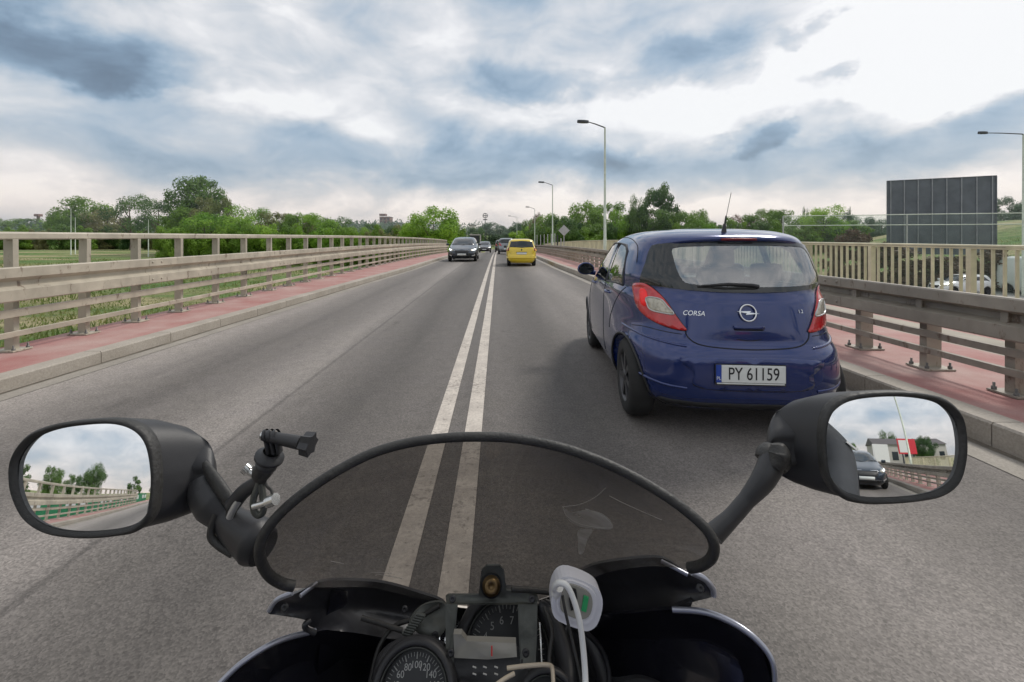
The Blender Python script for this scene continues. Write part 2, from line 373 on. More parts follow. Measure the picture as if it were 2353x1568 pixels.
m_band('deck_concrete', (.34, .32, .29), (.26, .25, .22), 1.0, dirt=.4)
m_band('lower_asphalt', (.24, .23, .22), (.30, .29, .27), .8, dirt=.3, speck=8)

# ------------------------------------------------------------------ setting: carriageway, kerbs, pavements, deck
def strip(name, xa, xb, z0, m, ya=YB, yb=YE, st=1.0):
    mb = MB(); ys = YS(ya, min(yb, 130), st) + ([yb] if yb > 130 else [])
    vs = []; fs = []; k = 5
    for y in ys:
        a, b = xa(y), xb(y)
        for j in range(k): vs.append((a + (b - a) * j / (k - 1), y, zr(y) + z0))
    for i in range(len(ys) - 1):
        for j in range(k - 1): fs.append((i * k + j, i * k + j + 1, (i + 1) * k + j + 1, (i + 1) * k + j))
    mb.add(vs, fs); return struct(mb.build(name, m))
strip('road', lambda y: XL(y), lambda y: XR(y), 0, MATS['asphalt'])
strip('gutter', lambda y: XR(y) - .27, lambda y: XR(y), .004, MATS['gutter'])
strip('gutter', lambda y: XL(y), lambda y: XL(y) + .22, .004, MATS['gutter'])
strip('road_marking', lambda y: -.47, lambda y: -.355, .004, MATS['line_paint'], st=1)
strip('road_marking', lambda y: -.235, lambda y: -.115, .004, MATS['line_paint'], st=1)
strip('cycle_path', lambda y: XL(y) - .19, lambda y: -5.70, .131, MATS['red_surface'], yb=110)
strip('cycle_path', lambda y: XR(y) + .20, lambda y: 5.25, .166, MATS['red_surface'], yb=110)
strip('footpath', lambda y: 5.25, lambda y: 6.0, .166, MATS['strip_paving'], yb=110)
strip('cycle_path', lambda y: 6.0, lambda y: 7.25, .166, MATS['red_surface'], yb=110)

def kerb(name, xf, sgn, w, h):
    mb = MB(); ys = []; y = YB
    while y < 108:
        a, b = y, y + .992
        prof = [(0, -.1), (0, h - .015), (sgn * .012, h), (sgn * w, h), (sgn * w, -.1)]
        mb.extrude_y([(p[0], p[1]) for p in prof], [a, b], xf, zr); y += 1.0
    return struct(mb.build(name, MATS['kerb_stone']))
m_band('dirt', (.10, .085, .065), (.20, .175, .14), 4.0, dirt=.8, speck=40)
strip('gutter_dirt', lambda y: XR(y) - .045 - .02 * math.sin(y * 2.3) * math.sin(y * .7), lambda y: XR(y) + .002, .007, MATS['dirt'], yb=110, st=.4)
strip('gutter_dirt', lambda y: XL(y) - .002, lambda y: XL(y) + .04 + .018 * math.sin(y * 1.9) * math.sin(y * .8), .007, MATS['dirt'], yb=110, st=.4)
kerb('kerb', XL, -1, .19, .134); kerb('kerb', XR, 1, .20, .169)
mb = MB(); mb.extrude_y([(-5.72, -.75), (7.30, -.75), (7.30, .155), (4.3, .155), (4.3, -.06), (-5.0, -.06), (-5.0, .12), (-5.72, .12)][::-1], [y for y in YS(-60, 112, 4)], zf=zr)
struct(mb.build('bridge_deck', MATS['deck_concrete']))
for y in (-22, 2, 26, 50):
    mb = MB()
    for x in (-3.5, .8, 5): mb.box((x, y, -1.9), (.7, .7, 2.3))
    mb.box((.8, y, -.9), (11.5, 1.0, .35)); struct(mb.build('bridge_pier', MATS['deck_concrete']))

# ground
def hill(x, y):
    # green bank behind the billboard, falls to the field level elsewhere
    a = math.exp(-((x - 92) / 30) ** 2 - ((y - 78) / 26) ** 2) * 7.5
    b = math.exp(-((x + 220) / 200) ** 2 - ((y - 420) / 120) ** 2) * 6
    c = math.exp(-((x - 40) / 420) ** 2 - ((y - 560) / 150) ** 2) * 13
    f = 0.0
    if x < -12 and y > 60: f = .9 * math.exp(-((x + 120) / 70) ** 2 - ((y - 110) / 40) ** 2)
    return -3.03 + a + b + c + f
def m_ground():
    m = bpy.data.materials.new('grass_ground'); m.use_nodes = True; nt = m.node_tree; N = nt.nodes; L = nt.links; b = N['Principled BSDF']
    tc = N.new('ShaderNodeTexCoord')
    def noise(s, d=8, r=.6, sc=(1, 1, 1)):
        mp = N.new('ShaderNodeMapping'); mp.inputs['Scale'].default_value = sc; L.new(tc.outputs['Object'], mp.inputs[0])
        n = N.new('ShaderNodeTexNoise'); n.inputs['Scale'].default_value = s; n.inputs['Detail'].default_value = d; n.inputs['Roughness'].default_value = r; L.new(mp.outputs[0], n.inputs['Vector']); return n.outputs['Fac']
    cr = N.new('ShaderNodeValToRGB'); L.new(noise(.07, 9, .65, (.5, 2.4, 1)), cr.inputs[0]); e = cr.color_ramp
    e.elements[0].position = .34; e.elements[0].color = (.055, .125, .02, 1); e.elements[1].position = .58; e.elements[1].color = (.33, .29, .15, 1)
    k = e.elements.new(.44); k.color = (.10, .18, .035, 1); k = e.elements.new(.51); k.color = (.19, .21, .07, 1)
    mr = N.new('ShaderNodeMapRange'); mr.inputs[1].default_value = .3; mr.inputs[2].default_value = .7; mr.inputs[3].default_value = .55; mr.inputs[4].default_value = 1.4; L.new(noise(1.7, 9, .75), mr.inputs[0])
    sc = N.new('ShaderNodeVectorMath'); sc.operation = 'SCALE'; L.new(cr.outputs[0], sc.inputs[0]); L.new(mr.outputs[0], sc.inputs[3]); L.new(sc.outputs[0], b.inputs['Base Color'])
    b.inputs['Roughness'].default_value = .9
    bp = N.new('ShaderNodeBump'); bp.inputs['Strength'].default_value = .9; bp.inputs['Distance'].default_value = .25; L.new(noise(4, 8, .7), bp.inputs['Height']); L.new(bp.outputs[0], b.inputs['Normal'])
    MATS['grass_ground'] = m
m_ground()
def grid_axis(lo, hi):
    a = [lo, -1200, -600, -400, -300] + list(range(-220, 241, 8)) + [300, 400, 500, 600, 700, 900, 1400, hi]
    return a
mb = MB(); gx = grid_axis(-4000, 4000); gy = [-3000, -800, -300, -150] + list(range(-80, 241, 8)) + [270, 300, 340, 380, 420, 460, 500, 560, 620, 700, 900, 1500, 5000]
mb.add([(x, y, hill(x, y)) for y in gy for x in gx], [(j * len(gx) + i, j * len(gx) + i + 1, (j + 1) * len(gx) + i + 1, (j + 1) * len(gx) + i) for j in range(len(gy) - 1) for i in range(len(gx) - 1)], True)
struct(mb.build('ground', MATS['grass_ground']))
# road below on the right
mb = MB(); P = [Vector((9, 22, 0)), Vector((24, 27, 0)), Vector((40, 34.5, 0)), Vector((70, 40, 0)), Vector((140, 44, 0))]
P = crom(P, 8); vs = []
for i, p in enumerate(P):
    t = (P[min(i + 1, len(P) - 1)] - P[max(0, i - 1)]).normalized(); n = Vector((-t.y, t.x, 0))
    for w in (-8.5, -4, 0, 2.2): q = p + n * w; vs.append((q.x, q.y, hill(q.x, q.y) + .09))
mb.add(vs, [(i * 4 + j, i * 4 + j + 1, (i + 1) * 4 + j + 1, (i + 1) * 4 + j) for i in range(len(P) - 1) for j in range(3)])
struct(mb.build('lower_road', MATS['lower_asphalt']))

# ------------------------------------------------------------------ bridge barriers
mat('painted_steel', (.44, .395, .315), .55, 0, .14, 5, .12, 40)
mat('painted_steel_dark', (.32, .285, .235), .55, 0, .16, 5, .12, 40)
mat('bolt_steel', (.16, .15, .14), .5, .6, .2, 30)
mat('cream_paint', (.60, .57, .40), .55, 0, .12, 6, .1, 40)
rusty('painted_steel', .58); rusty('painted_steel_dark', .57); rusty('cream_paint', .62)

RJ = random.Random(77)
def left_posts():
    ys = [5.03, 5.90, 6.75, 7.66, 8.65, 9.63, 10.7]; y = 10.7
    while y < 47.5: y += 1.0; ys.append(y)
    y = 5.03
    while y > -22: y -= .9; ys.insert(0, y)
    return ys
def right_posts():
    ys = [3.52, 4.24, 5.0]; y = 5.0
    while y < 50: y += .9; ys.append(y)
    y = 3.52
    while y > -20: y -= .8; ys.insert(0, y)
    return ys

def bolts(parent, bx, by, z):
    out = []
    for sx in (-bx, bx):
        for sy in (-by, by):
            mb = MB(); mb.lathe([(0, .055), (.009, .055), (.009, .024), (.017, .024), (.017, 0)], (sx, sy, z), (0, 0, 1), 8); out.append(mb.build('anchor_bolt', MATS['bolt_steel'], parent))
    return out
def w_beam(sx, xf, z1, z0, ys, m, parent):
    """deep rail facing the road: two flat humps with a recess between (sx = direction to the road)"""
    h = z1 - z0; d = .06 if sx > 0 else .10
    def prof(o):   # front line, o pushes back
        return [(xf - sx * (.05 + o), z1 - o), (xf - sx * .008, z1 - o), (xf - sx * o, z1 - .012), (xf - sx * o, z1 - h * .30), (xf - sx * (d + o), z1 - h * .42),
                (xf - sx * (d + o), z1 - h * .56), (xf - sx * o, z1 - h * .66), (xf - sx * o, z0 + .012), (xf - sx * .008, z0 + o), (xf - sx * (.05 + o), z0 + o)]
    P = prof(0); Q = prof(.004)[::-1]
    mb = MB(); mb.extrude_y(P + Q, ys, zf=zr)
    # lap joints
    y = ys[0] + 1.6
    while y < ys[-1]:
        mb.extrude_y([(p[0] + sx * .0035, p[1]) for p in P[2:8]] + [(p[0] - sx * .001, p[1]) for p in P[2:8][::-1]], [y, y + .30], zf=zr)
        for dz in (h * .15, h * .83):
            for dy in (.06, .24):
                mb.lathe([(0, .012), (.012, .012), (.016, .004), (.016, 0)], (xf + sx * .003, y + dy, z1 - dz + zr(y)), (sx, 0, 0), 8)
        y += 4.0
    return mb.build('guardrail_beam', m, parent)

def build_left():
    t = empty('bridge_railing', (0, 0, 0), 0, 'long beige steel bridge railing with tall posts, left of the oncoming lane', 'railing')
    xp = -5.42; ys = left_posts(); A = YS(ys[0], ys[-1] + .3, 1.5)
    mb = MB(); w = .04; zt = 1.458
    mb.extrude_y([(xp - w, zt - .075), (xp - w, zt - .02), (xp - w * .6, zt), (xp + w * .6, zt), (xp + w, zt - .02), (xp + w, zt - .075), (xp + w * .7, zt - .088), (xp - w * .7, zt - .088)], A, zf=zr)
    mb.build('handrail', MATS['painted_steel'], t)
    w_beam(1, -5.20, 1.075, .70, A, MATS['painted_steel'], t)
    for zc, hh, xo in ((.565, .095, -5.30), (.335, .065, -5.30)):
        mb = MB(); mb.extrude_y([(xo, zc - hh / 2), (xo + .018, zc - hh / 2 + .006), (xo + .018, zc + hh / 2 - .006), (xo, zc + hh / 2)], A, zf=zr); mb.build('lower_rail', MATS['painted_steel'], t)
    mb = MB(); mb.box((0, 0, (1.375 + .14) / 2), (.11, .062, 1.375 - .14))
    mb.box((.10, 0, .88), (.09, .05, .12)); mb.box((.085, 0, .565), (.07, .05, .07)); mb.box((.085, 0, .335), (.07, .05, .05))
    p0 = mb.build('post', MATS['painted_steel'], t, bevel=.004)
    mb = MB(); mb.box((0, 0, .143), (.26, .21, .018))
    b0 = mb.build('base_plate', MATS['painted_steel'], p0, bevel=.003)
    n0 = bolts(p0, .10, .075, .15)
    for i, y in enumerate(ys):
        if i == 0: p = p0
        else:
            p = p0.copy(); COL.objects.link(p); p.parent = t
            for c in [b0] + (n0 if -2 < y < 13 else []): q = c.copy(); COL.objects.link(q); q.parent = p
        p.location = (xp, y, zr(y)); p.rotation_euler = (RJ.uniform(-.006, .006), RJ.uniform(-.008, .008), RJ.uniform(-.03, .03))
build_left()

def build_right():
    t = empty('guardrail', (0, 0, 0), 0, 'brown steel guardrail with deep beam between the blue car lane and the red cycle path', 'guardrail')
    xp = 4.07; ys = right_posts(); A = YS(ys[0], ys[-1] + .3, 1.5); M_ = MATS['painted_steel_dark']
    w_beam(-1, 3.90, .935, .605, A, M_, t)
    for zc, hh in ((.505, .07), (.35, .065)):
        mb = MB(); mb.extrude_y([(3.985, zc - hh / 2), (3.965, zc - hh / 2 + .006), (3.965, zc + hh / 2 - .006), (3.985, zc + hh / 2)], A, zf=zr); mb.build('lower_rail', M_, t)
    mb = MB(); mb.box((0, 0, (.90 + .18) / 2), (.14, .075, .90 - .18)); mb.box((-.09, 0, .78), (.05, .06, .12)); 
    p0 = mb.build('post', M_, t, bevel=.004)
    mb = MB(); mb.box((0, 0, .177), (.27, .22, .018)); b0 = mb.build('base_plate', M_, p0, bevel=.003)
    n0 = bolts(p0, .105, .08, .185)
    for i, y in enumerate(ys):
        if i == 0: p = p0
        else:
            p = p0.copy(); COL.objects.link(p); p.parent = t
            for c in [b0] + (n0 if -2 < y < 13 else []): q = c.copy(); COL.objects.link(q); q.parent = p
        p.location = (xp, y, zr(y)); p.rotation_euler = (RJ.uniform(-.006, .006), RJ.uniform(-.008, .008), RJ.uniform(-.03, .03))
build_right()

def build_balustrade():
    t = empty('balustrade', (0, 0, 0), 0, 'cream painted steel balustrade with upright slats at the outer edge of the red cycle path', 'balustrade')
    X = 7.0; M_ = MATS['cream_paint']; pitch = 1.77; y0 = 6.66 - pitch * 14; n = 48
    A = YS(y0, y0 + pitch * n, 1.77)
    mb = MB(); zt = 1.29
    mb.extrude_y([(X - .035, zt - .03), (X - .035, zt - .008), (X - .02, zt), (X + .02, zt), (X + .035, zt - .008), (X + .035, zt - .03)], A, zf=zr)
    mb.extrude_y([(X - .022, zt - .065), (X - .022, zt - .036), (X + .022, zt - .036), (X + .022, zt - .065)], A, zf=zr)
    mb.build('handrail', M_, t)
    mb = MB(); mb.extrude_y([(X - .022, .25), (X - .022, .285), (X + .022, .285), (X + .022, .25)], A, zf=zr); mb.build('bottom_rail', M_, t)
    mb = MB(); mb.box((0, 0, .725), (.09, .075, 1.0)); mb.box((0, 0, .178), (.2, .16, .018)); p0 = mb.build('post', M_, t, bevel=.004)
    mb = MB()
    for k in range(1, 12): mb.box((0, k * pitch / 12, .757), (.045, .016, .93))
    s0 = mb.build('slat_panel', M_, t)
    for i in range(n + 1):
        y = y0 + pitch * i
        p = p0 if i == 0 else p0.copy()
        if i: COL.objects.link(p); p.parent = t
        p.location = (X, y, zr(y))
        if i < n:
            q = s0 if i == 0 else s0.copy()
            if i: COL.objects.link(q); q.parent = t
            q.location = (X, y, (zr(y) + zr(y + pitch)) / 2)
build_balustrade()

# ------------------------------------------------------------------ street lamps, signs, billboard, noise barrier
mat('galvanised', (.40, .41, .40), .45, .35, .12, 6)
mat('galvanised_pale', (.55, .60, .50), .5, .1, .12, 6)
mat('lamp_dark', (.045, .05, .055), .5, .2, .1)
mat('sign_back', (.45, .46, .46), .4, .5, .1)
mat('charcoal_sheet', (.13, .145, .165), .6, .2, .18, 1.2)
mat('rib_steel', (.30, .31, .33), .5, .3, .15, 3)
mat('shrub_brown', (.13, .085, .06), .9, 0, .4, 2)
mat('white_plastic', (.72, .72, .72), .35, 0, .04)
def lamp(loc, h, arm, lab, aim=-1, grp='street lamps along the bridge footpath', tilt=.35):
    t = empty('street_lamp', loc, 0, lab, 'street lamp', grp)
    mb = MB(); mb.tube([(0, 0, 0), (0, 0, 1.2), (0, 0, 1.21), (0, 0, h)], [.10, .10, .085, .05], 14); mb.lathe([(.17, 0), (.17, .03), (.11, .05)], (0, 0, 0), (0, 0, 1), 14); mb.build('pole', MATS['galvanised_pale'], t)
    mb = MB(); mb.tube([(0, 0, h - .12), (0, 0, h), (aim * .08, 0, h + .04), (aim * arm * .6, 0, h + .04 + tilt * .55), (aim * arm, 0, h + tilt)], [.05, .045, .04, .036, .03], 10); mb.build('arm', MATS['lamp_dark'], t)
    mb = MB(); x0 = aim * arm
    pr = crom([(x0, 0, 0), (x0 + aim * .12, .10, 0), (x0 + aim * .35, .16, 0), (x0 + aim * .62, .12, 0), (x0 + aim * .72, 0, 0), (x0 + aim * .62, -.12, 0), (x0 + aim * .35, -.16, 0), (x0 + aim * .12, -.10, 0)], 3, True)
    n = len(pr); sl_ = tilt * .12
    top = [(p.x * .97 + x0 * .03, p.y * .6, h + tilt + .10 + abs(p.x - x0) * sl_) for p in pr]; mid = [(p.x, p.y, h + tilt + .01 + abs(p.x - x0) * sl_) for p in pr]; bot = [(p.x, p.y * .8, h + tilt - .07 + abs(p.x - x0) * sl_) for p in pr]
    mb.add(top + mid + bot, [(i, (i + 1) % n, n + (i + 1) % n, n + i) for i in range(n)] + [(n + i, n + (i + 1) % n, 2 * n + (i + 1) % n, 2 * n + i) for i in range(n)], True)
    mb.add(top, [tuple(range(n))]); mb.add(bot, [tuple(range(n))[::-1]]); mb.build('lamp_head', MATS['lamp_dark'], t)
    return t
LX = 6.62
lamp((LX, 27.8, zr(27.8) + .166), 8.05, 1.0, 'nearest and tallest street lamp standing behind the roof of the blue hatchback')
lamp((LX, 54.3, zr(54.3) + .166), 8.0, 1.0, 'second street lamp, a little right of the diamond sign and beyond the nearest lamp')
lamp((LX + .3, 84, zr(84) + .166), 8.0, 1.0, 'third street lamp, between the yellow car and the second lamp')
lamp((5.4, 126, -3), 9.9, 1.7, 'smallest and farthest street lamp, above the roof of the yellow car')
lamp((.5 * 0 + 6.62, -16, .166), 8.0, 1.0, 'street lamp behind the rider, seen only in the right mirror')
t = lamp((38.5, 33, -3.0), 11.9, 2.6, 'street lamp with a long thin level arm, right of the grey billboard', tilt=.12, grp='lamps along the lower road')
mb = MB(); mb.tube([(0, 0, 11.85), (2.4, 0, 12.1)], .04, 8); mb.build('arm', MATS['lamp_dark'], t)
for (x, y, Yd, h, lab) in ((163, 480, 95, None, 'tall thin lamp post among the trees, leftmost of two standing close together'), (173, 500, 97, None, 'shorter thin lamp post just right of a taller one in the left field'), (341, 505, 90, None, 'thin lamp post in front of the sparse airy tree')):
    p = at(x, y, Yd); lamp((p.x, p.y, -3), p.z + 3, .7, lab, grp='lamp posts in the left field', tilt=.15)

# diamond sign seen from the back, and low posts
def sign(px, py, Yd, lab):
    p = at(px, py, Yd); z0 = zr(Yd) + .1
    t = empty('road_sign', (p.x, p.y, z0), 0, lab, 'road sign')
    mb = MB(); mb.tube([(0, .03, 0), (0, .03, p.z - z0 + .25)], .035, 8); mb.build('pole', MATS['galvanised'], t)
    mb = MB(); mb.box((0, 0, p.z - z0), (.62, .012, .62), rot=Matrix.Rotation(R(45), 3, 'Y')); mb.build('sign_panel', MATS['sign_back'], t, bevel=.004)
sign(1296, 530, 35, 'grey back of a diamond shaped road sign on a pole behind the guardrail')
for i, (px, top, Yd, m_, lab) in enumerate(((1281, 540, 33, 'lamp_dark', 'thin dark post left of the diamond road sign'), (1289, 548, 37, 'galvanised', 'short pale post right next to the diamond road sign'))):
    p = at(px, top, Yd); z0 = zr(Yd) + .15
    mb = MB(); mb.tube([(0, 0, 0), (0, 0, p.z - z0)], .05, 8); mb.lathe([(.09, 0), (.09, .02), (.05, .03)], (0, 0, 0), (0, 0, 1), 10)
    o = mb.build('marker_post', MATS[m_]); o.location = (p.x, p.y, z0); tag(o, lab, 'post')
for i in range(6):
    px = 1234 + i * 8.2; Yd = 66 - i * 3
    p = at(px, 552, Yd); z0 = zr(Yd) + .1; mb = MB(); mb.tube([(0, 0, 0), (0, 0, p.z - z0 + .7)], .055, 8); mb.lathe([(.055, 0), (.03, .03), (0, .04)], (0, 0, p.z - z0 + .7), (0, 0, 1), 8)
    o = mb.build('bollard', MATS['galvanised']); o.location = (p.x, p.y, z0); tag(o, 'pale bollard in the row standing before the trees right of the yellow car', 'bollard', 'pale bollards right of the yellow car')

def billboard():
    a = at(2039, 420, 46); b = at(2288, 402, 42); zb = .0
    t = empty('billboard', ((a.x + b.x) / 2, (a.y + b.y) / 2, -3), 0, 'big charcoal grey back of a billboard with upright ribs beyond the cream balustrade', 'billboard')
    d = (Vector((b.x, b.y, 0)) - Vector((a.x, a.y, 0))); Ln = d.length; ang = math.atan2(d.y, d.x); q = Matrix.Rotation(ang, 3, 'Z'); c = t.location
    ht = (a.z + b.z) / 2 + 3
    mb = MB(); z0 = 2.7
    mb.box(q @ Vector((0, 0, (ht + z0) / 2)), (Ln, .10, ht - z0), rot=q)
    k = int((ht - z0) / .42)
    for j in range(k): mb.box(q @ Vector((0, -.056, z0 + .21 + j * .42)), (Ln - .02, .012, .39), rot=q)
    mb.build('panel', MATS['charcoal_sheet'], t)
    for i in range(8):
        mb = MB(); mb.box(q @ Vector((-Ln / 2 + .25 + i * (Ln - .5) / 7, -.115, (ht + z0) / 2)), (.075, .10, ht - z0), rot=q); mb.build('rib', MATS['rib_steel'], t)
    mb = MB(); mb.box(q @ Vector((0, -.03, ht + .03)), (Ln + .1, .22, .06), rot=q)
    for s in (-1, 1): mb.box(q @ Vector((s * (Ln / 2 + .03), -.03, (ht + z0) / 2)), (.06, .22, ht - z0), rot=q)
    mb.build('frame', MATS['charcoal_sheet'], t)
    for i in range(4):
        mb = MB(); x = -Ln / 2 + .8 + i * (Ln - 1.6) / 3; mb.box(q @ Vector((x, .1, z0 / 2)), (.18, .18, z0), rot=q); mb.build('leg', MATS['rib_steel'], t)
    # printed face on the far side
    mb = MB(); mb.box(q @ Vector((0, .06, (ht + z0) / 2)), (Ln - .1, .01, ht - z0 - .1), rot=q); mb.build('poster', MATS['white_plastic'], t)
billboard()

def noise_barrier():
    a = at(1800, 497, 39); b = at(2420, 489, 33); t = empty('noise_barrier', (0, 0, 0), 0, 'transparent noise barrier with two pale horizontal rails crossing in front of the billboard', 'noise barrier')
    g = glass('barrier_glass', (.94, .97, .95), -.03, .1, .05, (.5, .55, .52))
    n = 9; P = [a.lerp(b, i / (n - 1)) for i in range(n)]
    a2 = at(1800, 519, 39); b2 = at(2420, 515, 33)
    for u, w, nm in ((a, b, 'top_rail'), (a2, b2, 'middle_rail')):
        mb = MB(); mb.tube([u, w], .032, 8); mb.build(nm, MATS['galvanised_pale'], t)
    for i, p in enumerate(P):
        if i % 4 == 0:
            mb = MB(); mb.box((p.x, p.y + .02, (p.z - 3) / 2), (.09, .09, p.z + 3)); mb.build('post', MATS['galvanised'], t)
    for i in range(n - 1):
        p, r = P[i], P[i + 1]; mb = MB(); d = (r - p); ang = math.atan2(d.y, d.x)
        c = (p + r) / 2; mb.box((c.x, c.y, (c.z - 3) / 2), (Vector((d.x, d.y)).length - .03, .015, c.z + 3 - .05), ang); mb.build('glass_panel', g, t)
noise_barrier()

mat('brick_brown', (.20, .115, .09), .8, 0, .25, 1); mat('plaster_pale', (.50, .47, .44), .8, 0, .1, .4); mat('window_dark', (.03, .04, .05), .2); mat('roof_dark', (.10, .09, .09), .8)
def block(px0, px1, ptop, Yd, m_, name, lab, cat, rows, cols, zb=-3, depth=14, extra=None):
    a = at(px0, ptop, Yd); b = at(px1, ptop, Yd); t = empty(name, ((a.x + b.x) / 2, Yd + depth / 2, zb), 0, lab, cat); w = b.x - a.x; hh = a.z - zb
    mb = MB(); mb.box((0, 0, hh / 2), (w, depth, hh)); mb.build('wall', MATS[m_], t)
    mb = MB(); mb.box((0, 0, hh + .2), (w + .8, depth + .8, .5)); mb.build('roof', MATS['roof_dark'], t)
    for r in range(rows):
        for c in range(cols):
            mb = MB(); cw = w / cols; rh = hh / (rows + .3); mb.box((-w / 2 + cw * (c + .5), -depth / 2 - .02, hh - rh * (r + .6)), (cw * .5, .2, rh * .45)); mb.build('window', MATS['window_dark'], t)
    return t
t = block(872, 896, 499, 520, 'brick_brown', 'apartment_tower', 'brown brick tower block rising behind the trees', 'building', 7, 3, -3)
a = at(868, 497, 520); mb = MB(); mb.box((-3.5, 0, at(0, 496, 520).z + 4.2), (7, 9, 2.4)); mb.build('lift_house', MATS['brick_brown'], t)
block(896, 926, 514, 430, 'plaster_pale', 'low_building', 'long pale low building right of the brown brick tower', 'building', 2, 7)
block(1079, 1090, 518, 300, 'plaster_pale', 'house', 'small pale house left of the round pylon sign', 'building', 2, 2)
block(1165, 1180, 528, 330, 'plaster_pale', 'house', 'small pale house on the wooded hillside above the grey car', 'building', 1, 3)
# pylon sign on the hill
p = at(1115, 496, 230); t = empty('pylon_sign', (p.x, p.y, -3), 0, 'tall pole with a small round framed sign above the distant hillside', 'sign')
mb = MB(); mb.tube([(0, 0, 0), (0, 0, p.z + 1.5)], [.35, .2], 8); mb.build('pole', MATS['galvanised'], t)
mb = MB(); zz = p.z + 3; c = Vector((0, 0, zz)); mb.tube([c + Vector((math.cos(k * PI / 12) * 1.15, 0, math.sin(k * PI / 12) * 1.15)) for k in range(25)], .2, 6); mb.tube([c + Vector((-1, 0, 0)), c + Vector((1, 0, 0))], .2, 6); mb.tube([c + Vector((0, 0, 1)), c + Vector((0, 0, -1))], .16, 6); mb.build('emblem_ring', MATS['lamp_dark'], t)
mb = MB(); mb.box((0, 0, zz - 2.0), (2.2, .6, .45)); mb.build('platform', MATS['lamp_dark'], t)
# lattice mast / small mast on the far left horizon
p = at(88, 493, 300); mb = MB(); mb.box((0, 0, (p.z + 3) / 2), (1.2, 1.2, p.z + 3)); mb.box((0, 0, p.z + 2.4), (3, 3, 1.6)); o = mb.build('water_tower', MATS['brick_brown']); o.location = (p.x, p.y, -3); tag(o, 'tiny dark tower on the far left horizon', 'tower')
# beige portal beyond the oncoming cars
p0 = at(1079, 540, 75); p1 = at(1104, 540, 75); t = empty('gantry_frame', ((p0.x + p1.x) / 2, 75, zr(75)), 0, 'pale rectangular frame beside the road behind the oncoming dark cars', 'frame')
w = p1.x - p0.x; hh = p0.z - zr(75); mb = MB(); mb.box((0, 0, hh), (w, .15, .16)); mb.box((w / 2, 0, hh / 2), (.2, .15, hh)); mb.build('frame', MATS['plaster_pale'], t)
mb = MB(); mb.box((-.1, .06, hh / 2 + .1), (w - .3, .06, hh - .4)); mb.build('panel', MATS['lamp_dark'], t)

# ------------------------------------------------------------------ vegetation
def m_leaf(name, c1, c2, c3=None, trans=.35):
    m = bpy.data.materials.new(name); m.use_nodes = True; nt = m.node_tree; N = nt.nodes; L = nt.links; b = N['Principled BSDF']
    tc = N.new('ShaderNodeTexCoord'); oi = N.new('ShaderNodeObjectInfo')
    n = N.new('ShaderNodeTexNoise'); n.inputs['Scale'].default_value = .45; n.inputs['Detail'].default_value = 6; n.noise_dimensions = '4D'; L.new(tc.outputs['Object'], n.inputs['Vector'])
    mw = N.new('ShaderNodeMath'); mw.operation = 'MULTIPLY'; mw.inputs[1].default_value = 40; L.new(oi.outputs['Random'], mw.inputs[0]); L.new(mw.outputs[0], n.inputs['W'])
    mr = N.new('ShaderNodeMapRange'); mr.inputs[1].default_value = .36; mr.inputs[2].default_value = .64; L.new(n.outputs['Fac'], mr.inputs[0])
    mx = N.new('ShaderNodeMix'); mx.data_type = 'RGBA'; L.new(mr.outputs[0], mx.inputs[0]); mx.inputs[6].default_value = (*c1, 1); mx.inputs[7].default_value = (*c2, 1)
    L.new(mx.outputs[2], b.inputs['Base Color']); b.inputs['Roughness'].default_value = .55; b.inputs['Specular IOR Level'].default_value = .25
    tr = N.new('ShaderNodeBsdfTranslucent'); L.new(mx.outputs[2], tr.inputs[0]); ms = N.new('ShaderNodeMixShader'); ms.inputs[0].default_value = trans
    L.new(b.outputs[0], ms.inputs[1]); L.new(tr.outputs[0], ms.inputs[2]); L.new(ms.outputs[0], N['Material Output'].inputs[0]); MATS[name] = m
m_leaf('leaf_mid', (.095, .19, .025), (.22, .36, .045))
m_leaf('leaf_bright', (.14, .30, .025), (.33, .50, .06))
m_leaf('leaf_dark', (.05, .115, .03), (.14, .24, .055))
m_leaf('leaf_olive', (.15, .19, .05), (.30, .29, .13))
m_leaf('leaf_blue', (.08, .135, .08), (.18, .25, .16))  # grey-blue foliage, distance haze put into the leaf colour
m_leaf('leaf_brown', (.10, .06, .04), (.20, .125, .085))
mat('bark', (.10, .075, .055), .9, 0, .3, 6, .5, 20)

